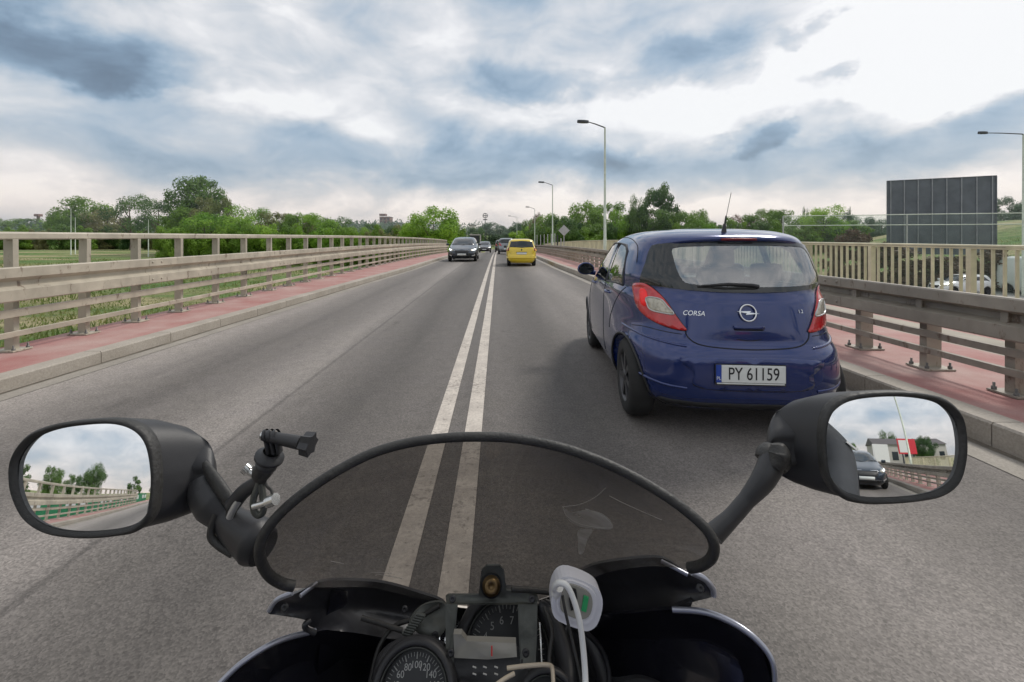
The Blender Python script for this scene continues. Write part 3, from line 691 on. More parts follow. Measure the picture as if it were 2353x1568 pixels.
def crown_mesh(name, seed, nl, lobes, leaf, shape='round', gap=.0):
    """unit crown: radius about 1 across, height about 2, leaf-sized faces on many small clumps"""
    rd = random.Random(seed); cl = []
    for i in range(lobes):
        for _ in range(60):
            x, y, z = rd.uniform(-1, 1), rd.uniform(-1, 1), rd.uniform(-1, 1)
            if shape == 'round': ok = x * x + y * y + z * z < 1 and (x * x + y * y + z * z > .12)
            elif shape == 'cone': ok = math.hypot(x, y) < (1 - z) / 2 * .95
            elif shape == 'flame': ok = math.hypot(x, y) < (1 - abs(z) ** 2.2) * .9
            elif shape == 'dome': ok = x * x + y * y + (max(z, -.2)) ** 2 < 1
            else: ok = x * x + y * y + z * z < 1 and z > -.5
            if ok: break
        r = rd.uniform(.16, .34) if shape != 'cone' else rd.uniform(.12, .22)
        cl.append((x, y, z, r))
    vs = []; fs = []
    wt = [c[3] ** 2 for c in cl]; tot = sum(wt)
    for c, w in zip(cl, wt):
        for _ in range(int(nl * w / tot)):
            u = rd.uniform(-1, 1); a = rd.uniform(0, 2 * PI); s = math.sqrt(1 - u * u); rr = c[3] * rd.uniform(.55, 1.12)
            p = Vector((c[0] + rr * s * math.cos(a), c[1] + rr * s * math.sin(a), c[2] + rr * u * .8))
            nrm = Vector((s * math.cos(a), s * math.sin(a), u + .4)) + Vector((rd.gauss(0, .5), rd.gauss(0, .5), rd.gauss(0, .5)))
            nrm.normalize(); t = nrm.orthogonal().normalized(); t = Matrix.Rotation(rd.uniform(0, 6.28), 3, nrm) @ t; bt = nrm.cross(t)
            l = leaf * rd.uniform(.6, 1.4); w2 = l * rd.uniform(.35, .6); o = len(vs)
            vs += [p - t * l, p + bt * w2, p + t * l, p - bt * w2]; fs.append((o, o + 1, o + 2, o + 3))
    me = bpy.data.meshes.new(name); me.from_pydata([tuple(v) for v in vs], [], fs); return me
CROWN = {}
def crown(kind):
    if kind not in CROWN:
        spec = {'full': (3, 11000, 60, .040, 'round'), 'full2': (9, 11000, 48, .042, 'round'), 'airy': (5, 5200, 34, .034, 'round'), 'tall': (12, 13000, 80, .036, 'flame'),
                'dome': (17, 12000, 70, .042, 'dome'), 'bush': (21, 8000, 40, .055, 'dome'), 'cone': (25, 5000, 60, .05, 'cone'), 'umbrella': (33, 9000, 34, .05, 'round'), 'bush2': (41, 8000, 30, .055, 'dome')}[kind]
        CROWN[kind] = crown_mesh('crown_' + kind, *spec)
    return CROWN[kind]
def tree(px, ptop, Yd, wpx, kind, leaf, lab, grp, base=-3.0, bottom=.30, name='tree', cat='tree'):
    """px, ptop: crown centre column and top; wpx: crown width; bottom: share of the height bare of leaves"""
    p = at(px, ptop, Yd); base = hill(p.x, Yd); hgt = p.z - base; rad = wpx / 2 * Yd / F
    rd = random.Random(int(px * 7 + Yd)); rz = rd.uniform(0, 6.28)
    t = empty(name, (p.x, p.y, base), rz, lab, cat, grp)
    hb = hgt * bottom; ch = (hgt - hb) / 2
    me = crown(kind).copy(); me.materials.clear(); me.materials.append(MATS[leaf])
    c = bpy.data.objects.new('crown', me); COL.objects.link(c); c.parent = t; c.location = (0, 0, hb + ch); c.scale = (rad / .97, rad / .97, ch / 1.02)
    if kind.startswith('bush'):
        c.name = 'foliage'
        mb = MB()
        for k in range(3): mb.tube([(0, 0, -.1), (rd.uniform(-.3, .3) * rad, rd.uniform(-.3, .3) * rad, hgt * .6)], [.05, .015], 5)
        mb.build('stem', MATS['bark'], t); return t
    mb = MB(); r0 = max(.12, hgt * .02); top = Vector((rd.uniform(-.1, .1) * rad, rd.uniform(-.1, .1) * rad, hb + ch * 1.5))
    mb.tube([(0, 0, -.3), (.03 * rad, 0, hb), top], [r0 * 1.3, r0, r0 * .25], 8)
    for k in range(9):
        a = rd.uniform(0, 6.28); z0 = hb * .8 + (ch * 1.1) * k / 9; e = Vector((math.cos(a) * rad * .75, math.sin(a) * rad * .75, z0 + ch * rd.uniform(.3, .7)))
        mb.tube([(0, 0, z0), ((e.x) * .5, e.y * .5, z0 + (e.z - z0) * .4), e], [r0 * .5, r0 * .32, r0 * .1], 6)
    mb.build('trunk', MATS['bark'], t); return t

GL = 'trees beyond the left railing'; GR = 'trees beyond the cycle path on the right'
TL = [ # px, top, Y, width, kind, leaf, label
 (15, 494, 260, 60, 'full', 'leaf_mid', 'low rounded tree at the far left edge of the horizon'),
 (62, 500, 270, 60, 'full2', 'leaf_dark', 'low dark tree just left of the tiny dark tower'),
 (112, 500, 250, 50, 'full', 'leaf_mid', 'small green tree right of the tiny dark tower'),
 (150, 478, 160, 60, 'full2', 'leaf_mid', 'mid green tree touching the tall thin lamp post'),
 (190, 456, 150, 90, 'dome', 'leaf_mid', 'broad round-topped tree behind the pair of lamp posts'),
 (245, 470, 148, 70, 'full', 'leaf_olive', 'olive tree between the round-topped tree and the airy tree'),
 (300, 441, 130, 90, 'airy', 'leaf_dark', 'airy tree with gaps of sky in its crown, left of the tallest tree'),
 (365, 450, 128, 70, 'airy', 'leaf_dark', 'thin dark airy tree right next to the tallest tree'),
 (457, 398, 105, 112, 'full2', 'leaf_dark', 'tallest dark tree on the left with a pointed round crown'),
 (485, 436, 98, 76, 'full', 'leaf_olive', 'tan flowering tree in front of the tallest tree'),
 (425, 470, 98, 90, 'full2', 'leaf_mid', 'green tree at the left foot of the tallest tree'),
 (470, 492, 78, 110, 'dome', 'leaf_bright', 'bright green low tree in front of the tan flowering tree'),
 (575, 466, 92, 90, 'airy', 'leaf_bright', 'bright spiky tree right of the tallest tree'),
 (560, 484, 80, 90, 'full', 'leaf_bright', 'dense bright green tree below the spiky tree'),
 (640, 484, 90, 80, 'full2', 'leaf_olive', 'reddish olive tree near the middle of the left tree line'),
 (690, 478, 88, 80, 'full', 'leaf_mid', 'rounded mid green tree right of the reddish olive one'),
 (725, 494, 80, 80, 'dome', 'leaf_bright', 'bright green tree with a domed top near the brown tower'),
 (775, 492, 92, 80, 'airy', 'leaf_dark', 'dark airy tree, second left of the brown tower'),
 (820, 512, 90, 60, 'full', 'leaf_mid', 'small green tree just left of the brown tower'),
 (858, 512, 140, 40, 'full2', 'leaf_dark', 'small dark tree at the foot of the brown tower'),
 (905, 520, 150, 50, 'dome', 'leaf_dark', 'low dark tree in front of the pale low building'),
 (955, 498, 62, 60, 'full', 'leaf_bright', 'left shoulder of bright foliage beside the big round tree'),
 (995, 479, 60, 110, 'dome', 'leaf_bright', 'big round bright green tree left of the dark oncoming car'),
 (1040, 496, 64, 56, 'full2', 'leaf_mid', 'mid green tree closest to the dark oncoming car'),
]
for q in TL: tree(q[0], q[1], q[2], q[3] * 1.15, *q[4:], GL, bottom=.10)
rd = random.Random(4)
for i in range(30):   # scrub filling the foot of the left tree line
    x = 385 + i * 22.5 + rd.uniform(-6, 6); Yd = 74 + rd.uniform(-6, 8)
    tree(x, 522 + rd.uniform(-12, 8), Yd, rd.uniform(48, 74), rd.choice(('bush', 'bush2')), rd.choice(('leaf_mid', 'leaf_dark', 'leaf_bright', 'leaf_olive', 'leaf_mid')), 'green bush in the scrub seen through the left railing posts', 'bushes at the foot of the left trees', bottom=.0, name='bush', cat='bush')
for i in range(16):
    x = -20 + i * 27 + rd.uniform(-6, 6); Yd = 138 + rd.uniform(-6, 8)
    tree(x, 522 + rd.uniform(-8, 6), Yd, rd.uniform(36, 60), rd.choice(('bush', 'bush2')), rd.choice(('leaf_mid', 'leaf_dark', 'leaf_olive')), 'distant bush at the far edge of the dry left field', 'bushes along the far edge of the field', bottom=.0, name='bush', cat='bush')
TR = [
 (1205, 522, 190, 30, 'full', 'leaf_blue', 'small bluish tree above the grey car'),
 (1232, 484, 120, 26, 'airy', 'leaf_brown', 'bare reddish tree between the third and the second lamp'),
 (1222, 506, 130, 44, 'dome', 'leaf_mid', 'green tree behind the third street lamp'),
 (1262, 495, 105, 60, 'dome', 'leaf_mid', 'rounded green tree touching the second street lamp'),
 (1305, 480, 95, 80, 'full', 'leaf_mid', 'broad green tree above the diamond sign'),
 (1350, 468, 92, 80, 'dome', 'leaf_mid', 'broad tree between the diamond sign and the nearest lamp'),
 (1395, 462, 96, 80, 'full2', 'leaf_mid', 'green tree right behind the nearest street lamp'),
 (1438, 466, 86, 70, 'full', 'leaf_bright', 'brighter tree right of the nearest street lamp'),
 (1462, 452, 84, 46, 'tall', 'leaf_dark', 'slim dark tree left of the tall umbrella-topped tree'),
 (1515, 418, 86, 62, 'umbrella', 'leaf_dark', 'tall umbrella-topped tree standing over the right tree line'),
 (1500, 474, 82, 80, 'full2', 'leaf_dark', 'dense dark tree at the foot of the umbrella-topped tree'),
 (1560, 472, 84, 76, 'full', 'leaf_mid', 'green tree right of the umbrella-topped tree'),
 (1610, 486, 88, 60, 'dome', 'leaf_mid', 'lower green tree left of the car aerial'),
 (1640, 492, 100, 22, 'cone', 'leaf_dark', 'small pointed tree just left of the car aerial'),
 (1712, 488, 100, 50, 'airy', 'leaf_brown', 'reddish sparse tree right of the car aerial'),
 (1750, 484, 96, 70, 'dome', 'leaf_mid', 'green tree above the roof of the blue car'),
 (1795, 470, 92, 76, 'full', 'leaf_mid', 'tall green tree right of the reddish sparse tree'),
 (1850, 478, 120, 16, 'tall', 'leaf_dark', 'narrow dark poplar left of the light green tree'),
 (1892, 466, 80, 74, 'airy', 'leaf_bright', 'light green tree with a spiky top above the balustrade'),
 (1885, 484, 82, 60, 'full2', 'leaf_bright', 'dense light green foliage of the tree at the balustrade'),
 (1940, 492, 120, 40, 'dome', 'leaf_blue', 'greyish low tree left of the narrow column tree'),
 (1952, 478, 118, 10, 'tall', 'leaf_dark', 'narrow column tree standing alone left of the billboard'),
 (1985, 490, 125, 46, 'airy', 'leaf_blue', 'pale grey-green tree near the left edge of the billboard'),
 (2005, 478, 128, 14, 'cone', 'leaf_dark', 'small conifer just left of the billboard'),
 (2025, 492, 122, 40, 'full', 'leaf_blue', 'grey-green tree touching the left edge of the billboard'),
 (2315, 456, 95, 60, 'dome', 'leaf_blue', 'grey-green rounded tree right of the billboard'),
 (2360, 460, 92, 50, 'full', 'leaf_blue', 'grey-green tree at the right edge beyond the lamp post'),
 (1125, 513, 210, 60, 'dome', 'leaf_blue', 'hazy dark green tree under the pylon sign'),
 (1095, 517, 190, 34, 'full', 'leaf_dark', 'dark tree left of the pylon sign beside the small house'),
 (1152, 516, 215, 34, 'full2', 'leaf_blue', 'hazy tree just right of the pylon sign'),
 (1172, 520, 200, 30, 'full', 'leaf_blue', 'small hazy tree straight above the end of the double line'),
 (1190, 514, 180, 36, 'dome', 'leaf_dark', 'dark tree left of the farthest street lamp'),
]
for q in TR: tree(q[0], q[1], q[2], q[3] * 1.18, *q[4:], GR, bottom=.08)
for i in range(38):
    x = 1212 + i * 20 + rd.uniform(-8, 8); Yd = 84 + rd.uniform(-6, 8) + max(0, (1300 - x) * .35)
    tree(x, 512 + rd.uniform(-14, 10), Yd, rd.uniform(50, 74), rd.choice(('bush', 'bush2')), rd.choice(('leaf_mid', 'leaf_dark', 'leaf_dark', 'leaf_mid', 'leaf_bright')), 'green bush in the undergrowth of the right tree line', 'bushes at the foot of the right trees', bottom=.0, name='bush', cat='bush')
for (x, top, Yd, w, lab) in ((1935, 524, 44, 90, 'brown dry bush mound left of the billboard'), (1985, 522, 45, 90, 'second brown dry bush, touching the billboard'), (2120, 560, 41, 170, 'brown dry bush under the left half of the billboard'), (2230, 562, 38, 150, 'brown dry bush under the right half of the billboard')):
    tree(x, top, Yd, w, 'bush2', 'leaf_brown', lab, 'dry brown bushes around the billboard', bottom=0, name='bush', cat='bush')
# trees behind the rider, seen in the mirrors
k = 0
for (x, y, h_, kind) in ((-40, -30, 11, 'full'), (-46, -45, 15, 'tall'), (-34, -52, 10, 'full2'), (-52, -62, 14, 'cone'), (-30, -70, 13, 'tall'), (-45, -85, 12, 'full'), (-22, -95, 14, 'cone'), (-60, -20, 12, 'cone'), (28, -60, 11, 'full'), (22, -75, 13, 'tall'), (40, -50, 10, 'full2'), (-14, -110, 12, 'full2'), (14, -120, 13, 'full')):
    t = empty('tree', (x, y, -3), k, None, None, None); me = crown(kind).copy(); me.materials.clear(); me.materials.append(MATS['leaf_dark'])
    tag(t, 'dark tree behind the motorcycle, reflected in the mirrors', 'tree', 'trees behind the rider')
    c = bpy.data.objects.new('crown', me); COL.objects.link(c); c.parent = t; c.location = (0, 0, h_ * .56); c.scale = (h_ * .32, h_ * .32, h_ * .45)
    mb = MB(); mb.tube([(0, 0, -.2), (0, 0, h_ * .8)], [.22, .05], 8); mb.build('trunk', MATS['bark'], t); k += 1
def rough_grass():
    rd = random.Random(31); mb = MB(); vs = []; fs = []
    for i in range(52000):
        if i % 4: y = 3 + 80 * rd.random() ** 1.5; x = -7.0 - (6 + y * 1.1) * rd.random()
        else:
            y = 6 + 60 * rd.random(); x = 8.5 + (4 + y * 1.2) * rd.random(); yy = 22 + (x - 9) * .42
            if yy - 10 < y < yy + 4: continue
        z = hill(x, y); a = rd.uniform(0, 6.28); h_ = rd.uniform(.10, .34) * (1 + .8 * math.sin(x * .31 + y * .17) * math.sin(y * .23)); w = rd.uniform(.02, .06); dx, dy = math.cos(a) * w, math.sin(a) * w; lx, ly = rd.gauss(0, .10), rd.gauss(0, .10); o = len(vs)
        vs += [(x - dx, y - dy, z - .03), (x + dx, y + dy, z - .03), (x + lx, y + ly, z + h_)]; fs.append((o, o + 1, o + 2))
    mb.v = vs; mb.f = fs; mb.sm = [False] * len(fs); o = mb.build('grass', MATS['leaf_grass']); tag(o, 'rough tufted grass on the low ground beside the bridge', 'grass', None, 'stuff')
m_leaf('leaf_grass', (.10, .17, .035), (.27, .28, .10))
rough_grass()
# far wood on the horizon, one mass
def far_wood():
    rd = random.Random(8); vs = []; fs = []
    for i in range(520):
        a = R(rd.uniform(-62, 62)); dd = rd.uniform(300, 460); x = math.sin(a) * dd; y = math.cos(a) * dd
        if abs(x) < 14: continue
        z = hill(x, y); r = rd.uniform(4, 8); hh = rd.uniform(7, 12)
        for _ in range(110):
            u = rd.uniform(0, 1); an = rd.uniform(0, 6.28); s = math.sqrt(1 - (u * .9) ** 2); p = Vector((x + r * s * math.cos(an), y + r * s * math.sin(an), z + hh * u + rd.uniform(-1, 1)))
            l = rd.uniform(.5, 1.1); t = Vector((rd.gauss(0, 1), rd.gauss(0, 1), rd.gauss(0, 1))).normalized(); b2 = t.orthogonal().normalized(); o = len(vs)
            vs += [p - t * l, p + b2 * l * .6, p + t * l, p - b2 * l * .6]; fs.append((o, o + 1, o + 2, o + 3))
    mb = MB(); mb.v = [tuple(v) for v in vs]; mb.f = fs; mb.sm = [False] * len(fs)
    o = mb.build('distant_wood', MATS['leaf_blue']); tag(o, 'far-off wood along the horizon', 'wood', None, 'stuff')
far_wood()

# ------------------------------------------------------------------ vehicles
mat('paint_blue', (.009, .026, .135), .18, .30, .04, 2, 0, 60, 1.0)
mat('paint_navy', (.02, .032, .05), .28, .4, .04, 2, 0, 60, 1.0)
mat('paint_yellow', (.80, .58, .03), .3, .0, .04, 2, 0, 60, 1.0)
mat('paint_black', (.02, .02, .022), .3, .1, .04, 2, 0, 60, 1.0)
mat('paint_grey', (.22, .235, .25), .3, .4, .04, 2, 0, 60, 1.0)
mat('paint_white', (.75, .75, .74), .3, .0, .02, 2, 0, 60, 1.0)
mat('black_plastic', (.022, .022, .024), .5, 0, .1, 20, .15, 200)
mat('rubber', (.018, .018, .018), .8, 0, .2, 10, .3, 60)
mat('rim_grey', (.075, .075, .08), .45, .5, .2, 10)
mat('dark_glass', (.012, .016, .018), .06, 0, .05, 3, 0, 60, .5)
mat('chrome', (.75, .76, .78), .15, 1, .03)
mat('seam_dark', (.004, .004, .006), .6)
mat('seat_fabric', (.075, .078, .082), .85, 0, .1, 20)
mat('plate_white', (.72, .74, .72), .35, 0, .04, 30)
mat('plate_blue', (.02, .06, .33), .4)
mat('ink', (.012, .012, .014), .5)
mat('lens_red', (.50, .006, .012), .12, 0, .18, 18, .25, 60, 1.0)
mat('lens_clear', (.45, .42, .34), .2, .3, .35, 40, .6, 90, 1.0)
mat('silver_trim', (.55, .55, .54), .3, .6, .05)
glow('lens_lit_red', (.75, .02, .02), .22)
mat('lens_dim', (.16, .006, .01), .2, 0, .1)
glow('headlamp_glow', (.9, .95, 1.0), 2.2)
glow('indicator_glow', (1.0, .45, .05), .8)
glass('car_glass', (.88, .95, .90), .32, .01, .0)
glass('side_glass', (.62, .70, .68), .30, .01)

def body_grid(levels, nz=64, n=220):
    """levels: (z, half width, rear y, front y, rear squareness, front squareness). Returns verts, faces of a closed shell"""
    A = np.array(levels, float); zs = np.linspace(A[0, 0], A[-1, 0], nz)
    # finer sampling near the roof where outlines change fast
    u = np.linspace(0, 1, nz); zs = A[0, 0] + (A[-1, 0] - A[0, 0]) * (1 - (1 - u) ** 1.35)
    V = np.stack([np.interp(zs, A[:, 0], A[:, j]) for j in range(1, 6)], 1)
    ker = np.array([1, 3, 4, 3, 1], float); ker /= ker.sum()
    for j in range(5):
        p = np.concatenate([[V[0, j]] * 2, V[:, j], [V[-1, j]] * 2]); V[:, j] = np.convolve(p, ker, 'valid')
    verts = []
    th = np.linspace(-PI / 2, 3 * PI / 2, 2401)[:-1]
    for z, (w, yr, yf, nr, nf) in zip(zs, V):
        c, s_ = np.cos(th), np.sin(th); ex = np.where(s_ < 0, nr, nf)
        x = w * np.sign(c) * np.abs(c) ** (2 / ex); l = (yf - yr) / 2; y = (yf + yr) / 2 + l * np.sign(s_) * np.abs(s_) ** (2 / ex)
        d = np.hypot(np.diff(x, append=x[0]), np.diff(y, append=y[0])); cum = np.concatenate([[0], np.cumsum(d)]); t = np.linspace(0, cum[-1], n + 1)[:-1]
        xx = np.interp(t, cum, np.append(x, x[0])); yy = np.interp(t, cum, np.append(y, y[0]))
        verts += [Vector((a, b, z)) for a, b in zip(xx, yy)]
    faces = [(i * n + j, i * n + (j + 1) % n, (i + 1) * n + (j + 1) % n, (i + 1) * n + j) for i in range(nz - 1) for j in range(n)]
    top = len(verts); verts.append(Vector((0, (V[-1, 1] + V[-1, 2]) / 2, zs[-1] + .003))); bot = len(verts); verts.append(Vector((0, (V[0, 1] + V[0, 2]) / 2, zs[0])))
    faces += [((nz - 1) * n + j, (nz - 1) * n + (j + 1) % n, top) for j in range(n)]
    faces += [((j + 1) % n, j, bot) for j in range(n)]
    return verts, faces

def in_poly(p, poly):
    c = False; j = len(poly) - 1
    for i in range(len(poly)):
        a, b = poly[i], poly[j]
        if (a[1] > p[1]) != (b[1] > p[1]) and p[0] < (b[0] - a[0]) * (p[1] - a[1]) / (b[1] - a[1]) + a[0]: c = not c
        j = i
    return c

def to_mesh(o):
    dg = bpy.context.evaluated_depsgraph_get(); me = bpy.data.meshes.new_from_object(o.evaluated_get(dg)); nm = o.name
    q = bpy.data.objects.new(nm, me); ml = o.matrix_local.copy(); q.parent = o.parent; par = o.parent; loc, rot, sc = o.location.copy(), o.rotation_euler.copy(), o.scale.copy()
    bpy.data.objects.remove(o); q.name = nm; COL.objects.link(q); q.location = loc; q.rotation_euler = rot; q.scale = sc
    return q
class Car:
    def __init__(s, name, loc, rz, lab, levels, wheels, paint, r=.30, cuts=(), nz=64, n=220, tw=.185, scale=1.0, rim='rim_grey', cat='car', group=None, spokes=6):
        s.root = empty(name, loc, rz, lab, cat, group); s.root.scale = (scale,) * 3
        V, Fc = body_grid(levels, nz, n); s.bvh = BVHTree.FromPolygons(V, Fc)
        xm = max(l[1] for l in levels); R_ = r + .032; s.w = xm
        V2 = [v.copy() for v in V]
        for i, v in enumerate(V):
            for (wy) in wheels:
                d = math.hypot(v.y - wy, v.z - r)
                if abs(v.x) > xm * .80:
                    if d < R_ - .006: V2[i].x = v.x - math.copysign(.21, v.x)
                    elif d < R_ + .016 and d > 1e-4:
                        V2[i].y = wy + (v.y - wy) * R_ / d; V2[i].z = r + (v.z - r) * R_ / d
        F2 = []
        for f in Fc:
            c = sum((V[i] for i in f), Vector()) / len(f); nrm = (V[f[1]] - V[f[0]]).cross(V[f[2]] - V[f[0]])
            kill = False
            for (ax, sg, poly) in cuts:
                q = (c.x, c.z) if ax == 'y' else (c.y, c.z)
                comp = nrm.y if ax == 'y' else nrm.x
                if comp * sg > 0 and in_poly(q, poly) and (abs(comp) > nrm.length * .25): kill = True
            if not kill: F2.append(f)
        mb = MB(); mb.add(V2, F2, True); s.body = mb.build('body', MATS[paint], s.root)
        for wy in wheels:
            for sx in (-1, 1):
                s.wheel(sx * (xm - .05 - tw / 2), wy, r, tw, sx, rim, spokes)
            # arch lips
        s.hits = 0
    def wheel(s, x, y, r, tw, sx, rim, spokes):
        mb = MB(); h = tw / 2
        mb.lathe([(r * .66, -h), (r * .9, -h), (r * .985, -h * .72), (r, -h * .4), (r, h * .4), (r * .985, h * .72), (r * .9, h), (r * .66, h), (r * .62, h * .7), (r * .62, -h * .7), (r * .66, -h)], (x, y, r), (1, 0, 0), 36)
        w = mb.build('wheel', MATS['rubber'], s.root)
        mb = MB(); mb.lathe([(r * .665, h * .98 * sx), (r * .62, h * .9 * sx), (r * .60, h * .4 * sx), (0, h * .3 * sx)], (x, y, r), (1, 0, 0), 30)
        mb.lathe([(r * .16, h * .3 * sx), (r * .15, h * .93 * sx), (0, h * .96 * sx)], (x, y, r), (1, 0, 0), 16)
        for k in range(spokes):
            a = k * 2 * PI / spokes; m = Matrix.Rotation(a, 3, 'X'); mb.box(Vector((x + sx * h * .78, y, r)) + m @ Vector((0, 0, r * .38)), (h * .22, r * .15, r * .5), rot=m)
        mb.build('rim', MATS[rim], w)
    def cast(s, a, b, axis, sg):
        if axis == 'y': o = Vector((a, -sg * -20, b)); d = Vector((0, -sg, 0)); o = Vector((a, sg * 20, b))
        else: o = Vector((sg * 20, a, b)); d = Vector((-sg, 0, 0))
        h = s.bvh.ray_cast(o, d)
        if h[0] is None:
            q = Vector((a, sg * (1.5), b)) if axis == 'y' else Vector((sg, a, b)); h = s.bvh.find_nearest(q)
        n = h[1]
        if n.dot(d) > 0: n = -n
        return h[0], n
    def patch(s, name, m, outline, axis='y', sg=-1, off=.004, step=.03, parent=None, smooth=4, mirror=False, closed=True, skirt=.012):
        res = []
        for mir in ((1, -1) if mirror else (1,)):
            ol = [(p[0] * (mir if axis == 'y' else 1), p[1]) for p in outline]
            if smooth: ol = [(v.x, v.y) for v in crom([(p[0], p[1], 0) for p in ol], smooth, True)]
            sg2 = sg * (mir if axis == 'x' else 1)
            if mir < 0 and axis == 'y': ol = ol[::-1]
            pts, tris, _ = cdt(ol, step); P3 = []; NN = []
            for p in pts:
                h, n = s.cast(p.x, p.y, axis, sg2); P3.append(h + n * off); NN.append(n)
            mb = MB(); nn = len(P3); be = bound_edges(tris); B = [p - n * (off + skirt) for p, n in zip(P3, NN)]
            mb.add(P3 + B, [tuple(t) for t in tris] + [(a, b, b + nn, a + nn) for a, b in be], True)
            o = mb.build(name, MATS[m], parent or s.root); res.append(o)
        return res[0] if len(res) == 1 else res
    def line(s, name, m, pts, axis='y', sg=-1, r=.003, off=0.0, sm=6, parent=None, flat=1.0, closed=False, mirror=False):
        for mir in ((1, -1) if mirror else (1,)):
            P = crom([(p[0] * (mir if axis == 'y' else 1), p[1], 0) for p in pts], sm, closed)
            if closed: P = P + [P[0], P[1]]
            Q = []
            for p in P:
                h, n = s.cast(p.x, p.y, axis, sg * (mir if axis == 'x' else 1)); Q.append(h + n * off)
            mb = MB(); mb.tube(Q, r, 6); o = mb.build(name, MATS[m], parent or s.root)
        return o
    def text(s, txt, x, z, size, m, depth=.002, off=.004, parent=None, name='lettering', sg=-1, italic=0):
        h, n = s.cast(x, z, 'y', sg)
        cu = bpy.data.curves.new(name, 'FONT'); cu.body = txt; cu.size = size; cu.extrude = depth; cu.align_x = 'CENTER'; cu.align_y = 'CENTER'; cu.shear = italic; cu.materials.append(MATS[m])
        o = bpy.data.objects.new(name, cu); COL.objects.link(o); o.parent = parent or s.root
        zax = n; xax = Vector((0, 0, 1)).cross(zax).normalized(); yax = zax.cross(xax)
        o.matrix_local = Matrix.Translation(h + n * off) @ Matrix((xax, yax, zax)).transposed().to_4x4(); return to_mesh(o)

def textobj(txt, loc, rot, size, m, name, parent, depth=.001, sx=1.0, space=1.0):
    cu = bpy.data.curves.new(name, 'FONT'); cu.body = txt; cu.size = size; cu.extrude = depth; cu.align_x = 'CENTER'; cu.align_y = 'CENTER'; cu.materials.append(MATS[m]); cu.space_character = space
    o = bpy.data.objects.new(name, cu); COL.objects.link(o); o.parent = parent; o.location = loc; o.rotation_euler = rot; o.scale = (sx, 1, 1); return to_mesh(o)

# --- the blue hatchback
LV = [(.19, .70, .14, 3.36, 5, 4), (.22, .78, .08, 3.42, 5, 4), (.30, .825, .025, 3.50, 5, 4), (.42, .845, .0, 3.53, 5, 4), (.55, .85, .0, 3.53, 4.8, 4),
      (.62, .85, .02, 3.50, 4.6, 3.8), (.66, .85, .055, 3.46, 4.3, 3.6), (.75, .85, .065, 3.36, 3.8, 3.2), (.86, .845, .085, 3.05, 3.6, 3.2), (.95, .83, .105, 2.75, 3.5, 3.4), (1.0, .81, .13, 2.62, 3.4, 3.6),
      (1.10, .785, .165, 2.42, 3.8, 4), (1.2, .748, .20, 2.22, 3.9, 4), (1.3, .705, .24, 2.02, 3.9, 4), (1.36, .672, .26, 1.88, 3.8, 3.6), (1.395, .640, .275, 1.76, 3.6, 3.2), (1.42, .60, .32, 1.62, 3.3, 3), (1.45, .50, .44, 1.40, 2.9, 2.6), (1.466, .28, .66, 1.15, 2.4, 2.4)]
rearwin = [(-.605, 1.305), (-.55, 1.343), (-.3, 1.360), (0, 1.366), (.3, 1.360), (.55, 1.343), (.605, 1.305), (.645, 1.20), (.685, 1.08), (.65, 1.045), (.35, 1.018), (0, 1.008), (-.35, 1.018), (-.65, 1.045), (-.685, 1.08), (-.645, 1.20)]
clearwin = [(-.475, 1.305), (-.42, 1.324), (-.2, 1.334), (.1, 1.336), (.45, 1.328), (.565, 1.295), (.605, 1.18), (.64, 1.085), (.58, 1.062), (.2, 1.046), (-.1, 1.044), (-.34, 1.058), (-.43, 1.08), (-.465, 1.16), (-.475, 1.24)]
sidew1 = [(.66, 1.005), (.68, 1.10), (.78, 1.28), (.90, 1.325), (1.20, 1.34), (1.20, .985)]
sidew2 = [(1.27, .985), (1.27, 1.34), (1.55, 1.335), (1.80, 1.27), (2.18, 1.07), (2.32, .975)]
wind = [(-.60, 1.02), (-.50, 1.32), (0, 1.35), (.50, 1.32), (.60, 1.02)]
cuts = [('y', -1, clearwin), ('x', -1, sidew1), ('x', 1, sidew1), ('x', -1, sidew2), ('x', 1, sidew2), ('y', 1, wind)]
corsa = Car('hatchback', (1.715, 3.02, 0), R(-4.4), 'dark blue five-door hatchback driving ahead in the right lane', LV, (.52, 2.70), 'paint_blue', cuts=cuts, nz=110, n=420, spokes=7, tw=.19)
c = corsa; rt = c.root; rt.scale = (.942, 1, 1)
# black surround and glass
ring_o = [(v.x, v.y) for v in crom([(p[0], p[1], 0) for p in rearwin], 4, True)]; ring_i = [(v.x, v.y) for v in crom([(p[0], p[1], 0) for p in clearwin], 5, True)]
def polar(P, cx, cz, n):
    A_ = sorted((math.atan2(p[1] - cz, p[0] - cx), math.hypot(p[0] - cx, p[1] - cz)) for p in P); a = [q[0] for q in A_]; r_ = [q[1] for q in A_]
    a = [a[-1] - 2 * PI] + a + [a[0] + 2 * PI]; r_ = [r_[-1]] + r_ + [r_[0]]; out = []
    for k in range(n): t = -PI + 2 * PI * k / n; rr = float(np.interp(t, a, r_)); out.append((cx + rr * math.cos(t), cz + rr * math.sin(t)))
    return out
def dense(P): return [(a[0] + (b[0] - a[0]) * k / 8, a[1] + (b[1] - a[1]) * k / 8) for a, b in zip(P, P[1:] + P[:1]) for k in range(8)]
po = polar(dense(ring_o), .02, 1.185, 240); pi_ = polar(dense(ring_i), .02, 1.185, 240); mb = MB(); V_ = []
for k in range(7):
    for o_, i_ in zip(po, pi_):
        t = k / 6 * 1.045; h, n = c.cast(o_[0] + (i_[0] - o_[0]) * t, o_[1] + (i_[1] - o_[1]) * t, 'y', -1); V_.append(h + n * .011)
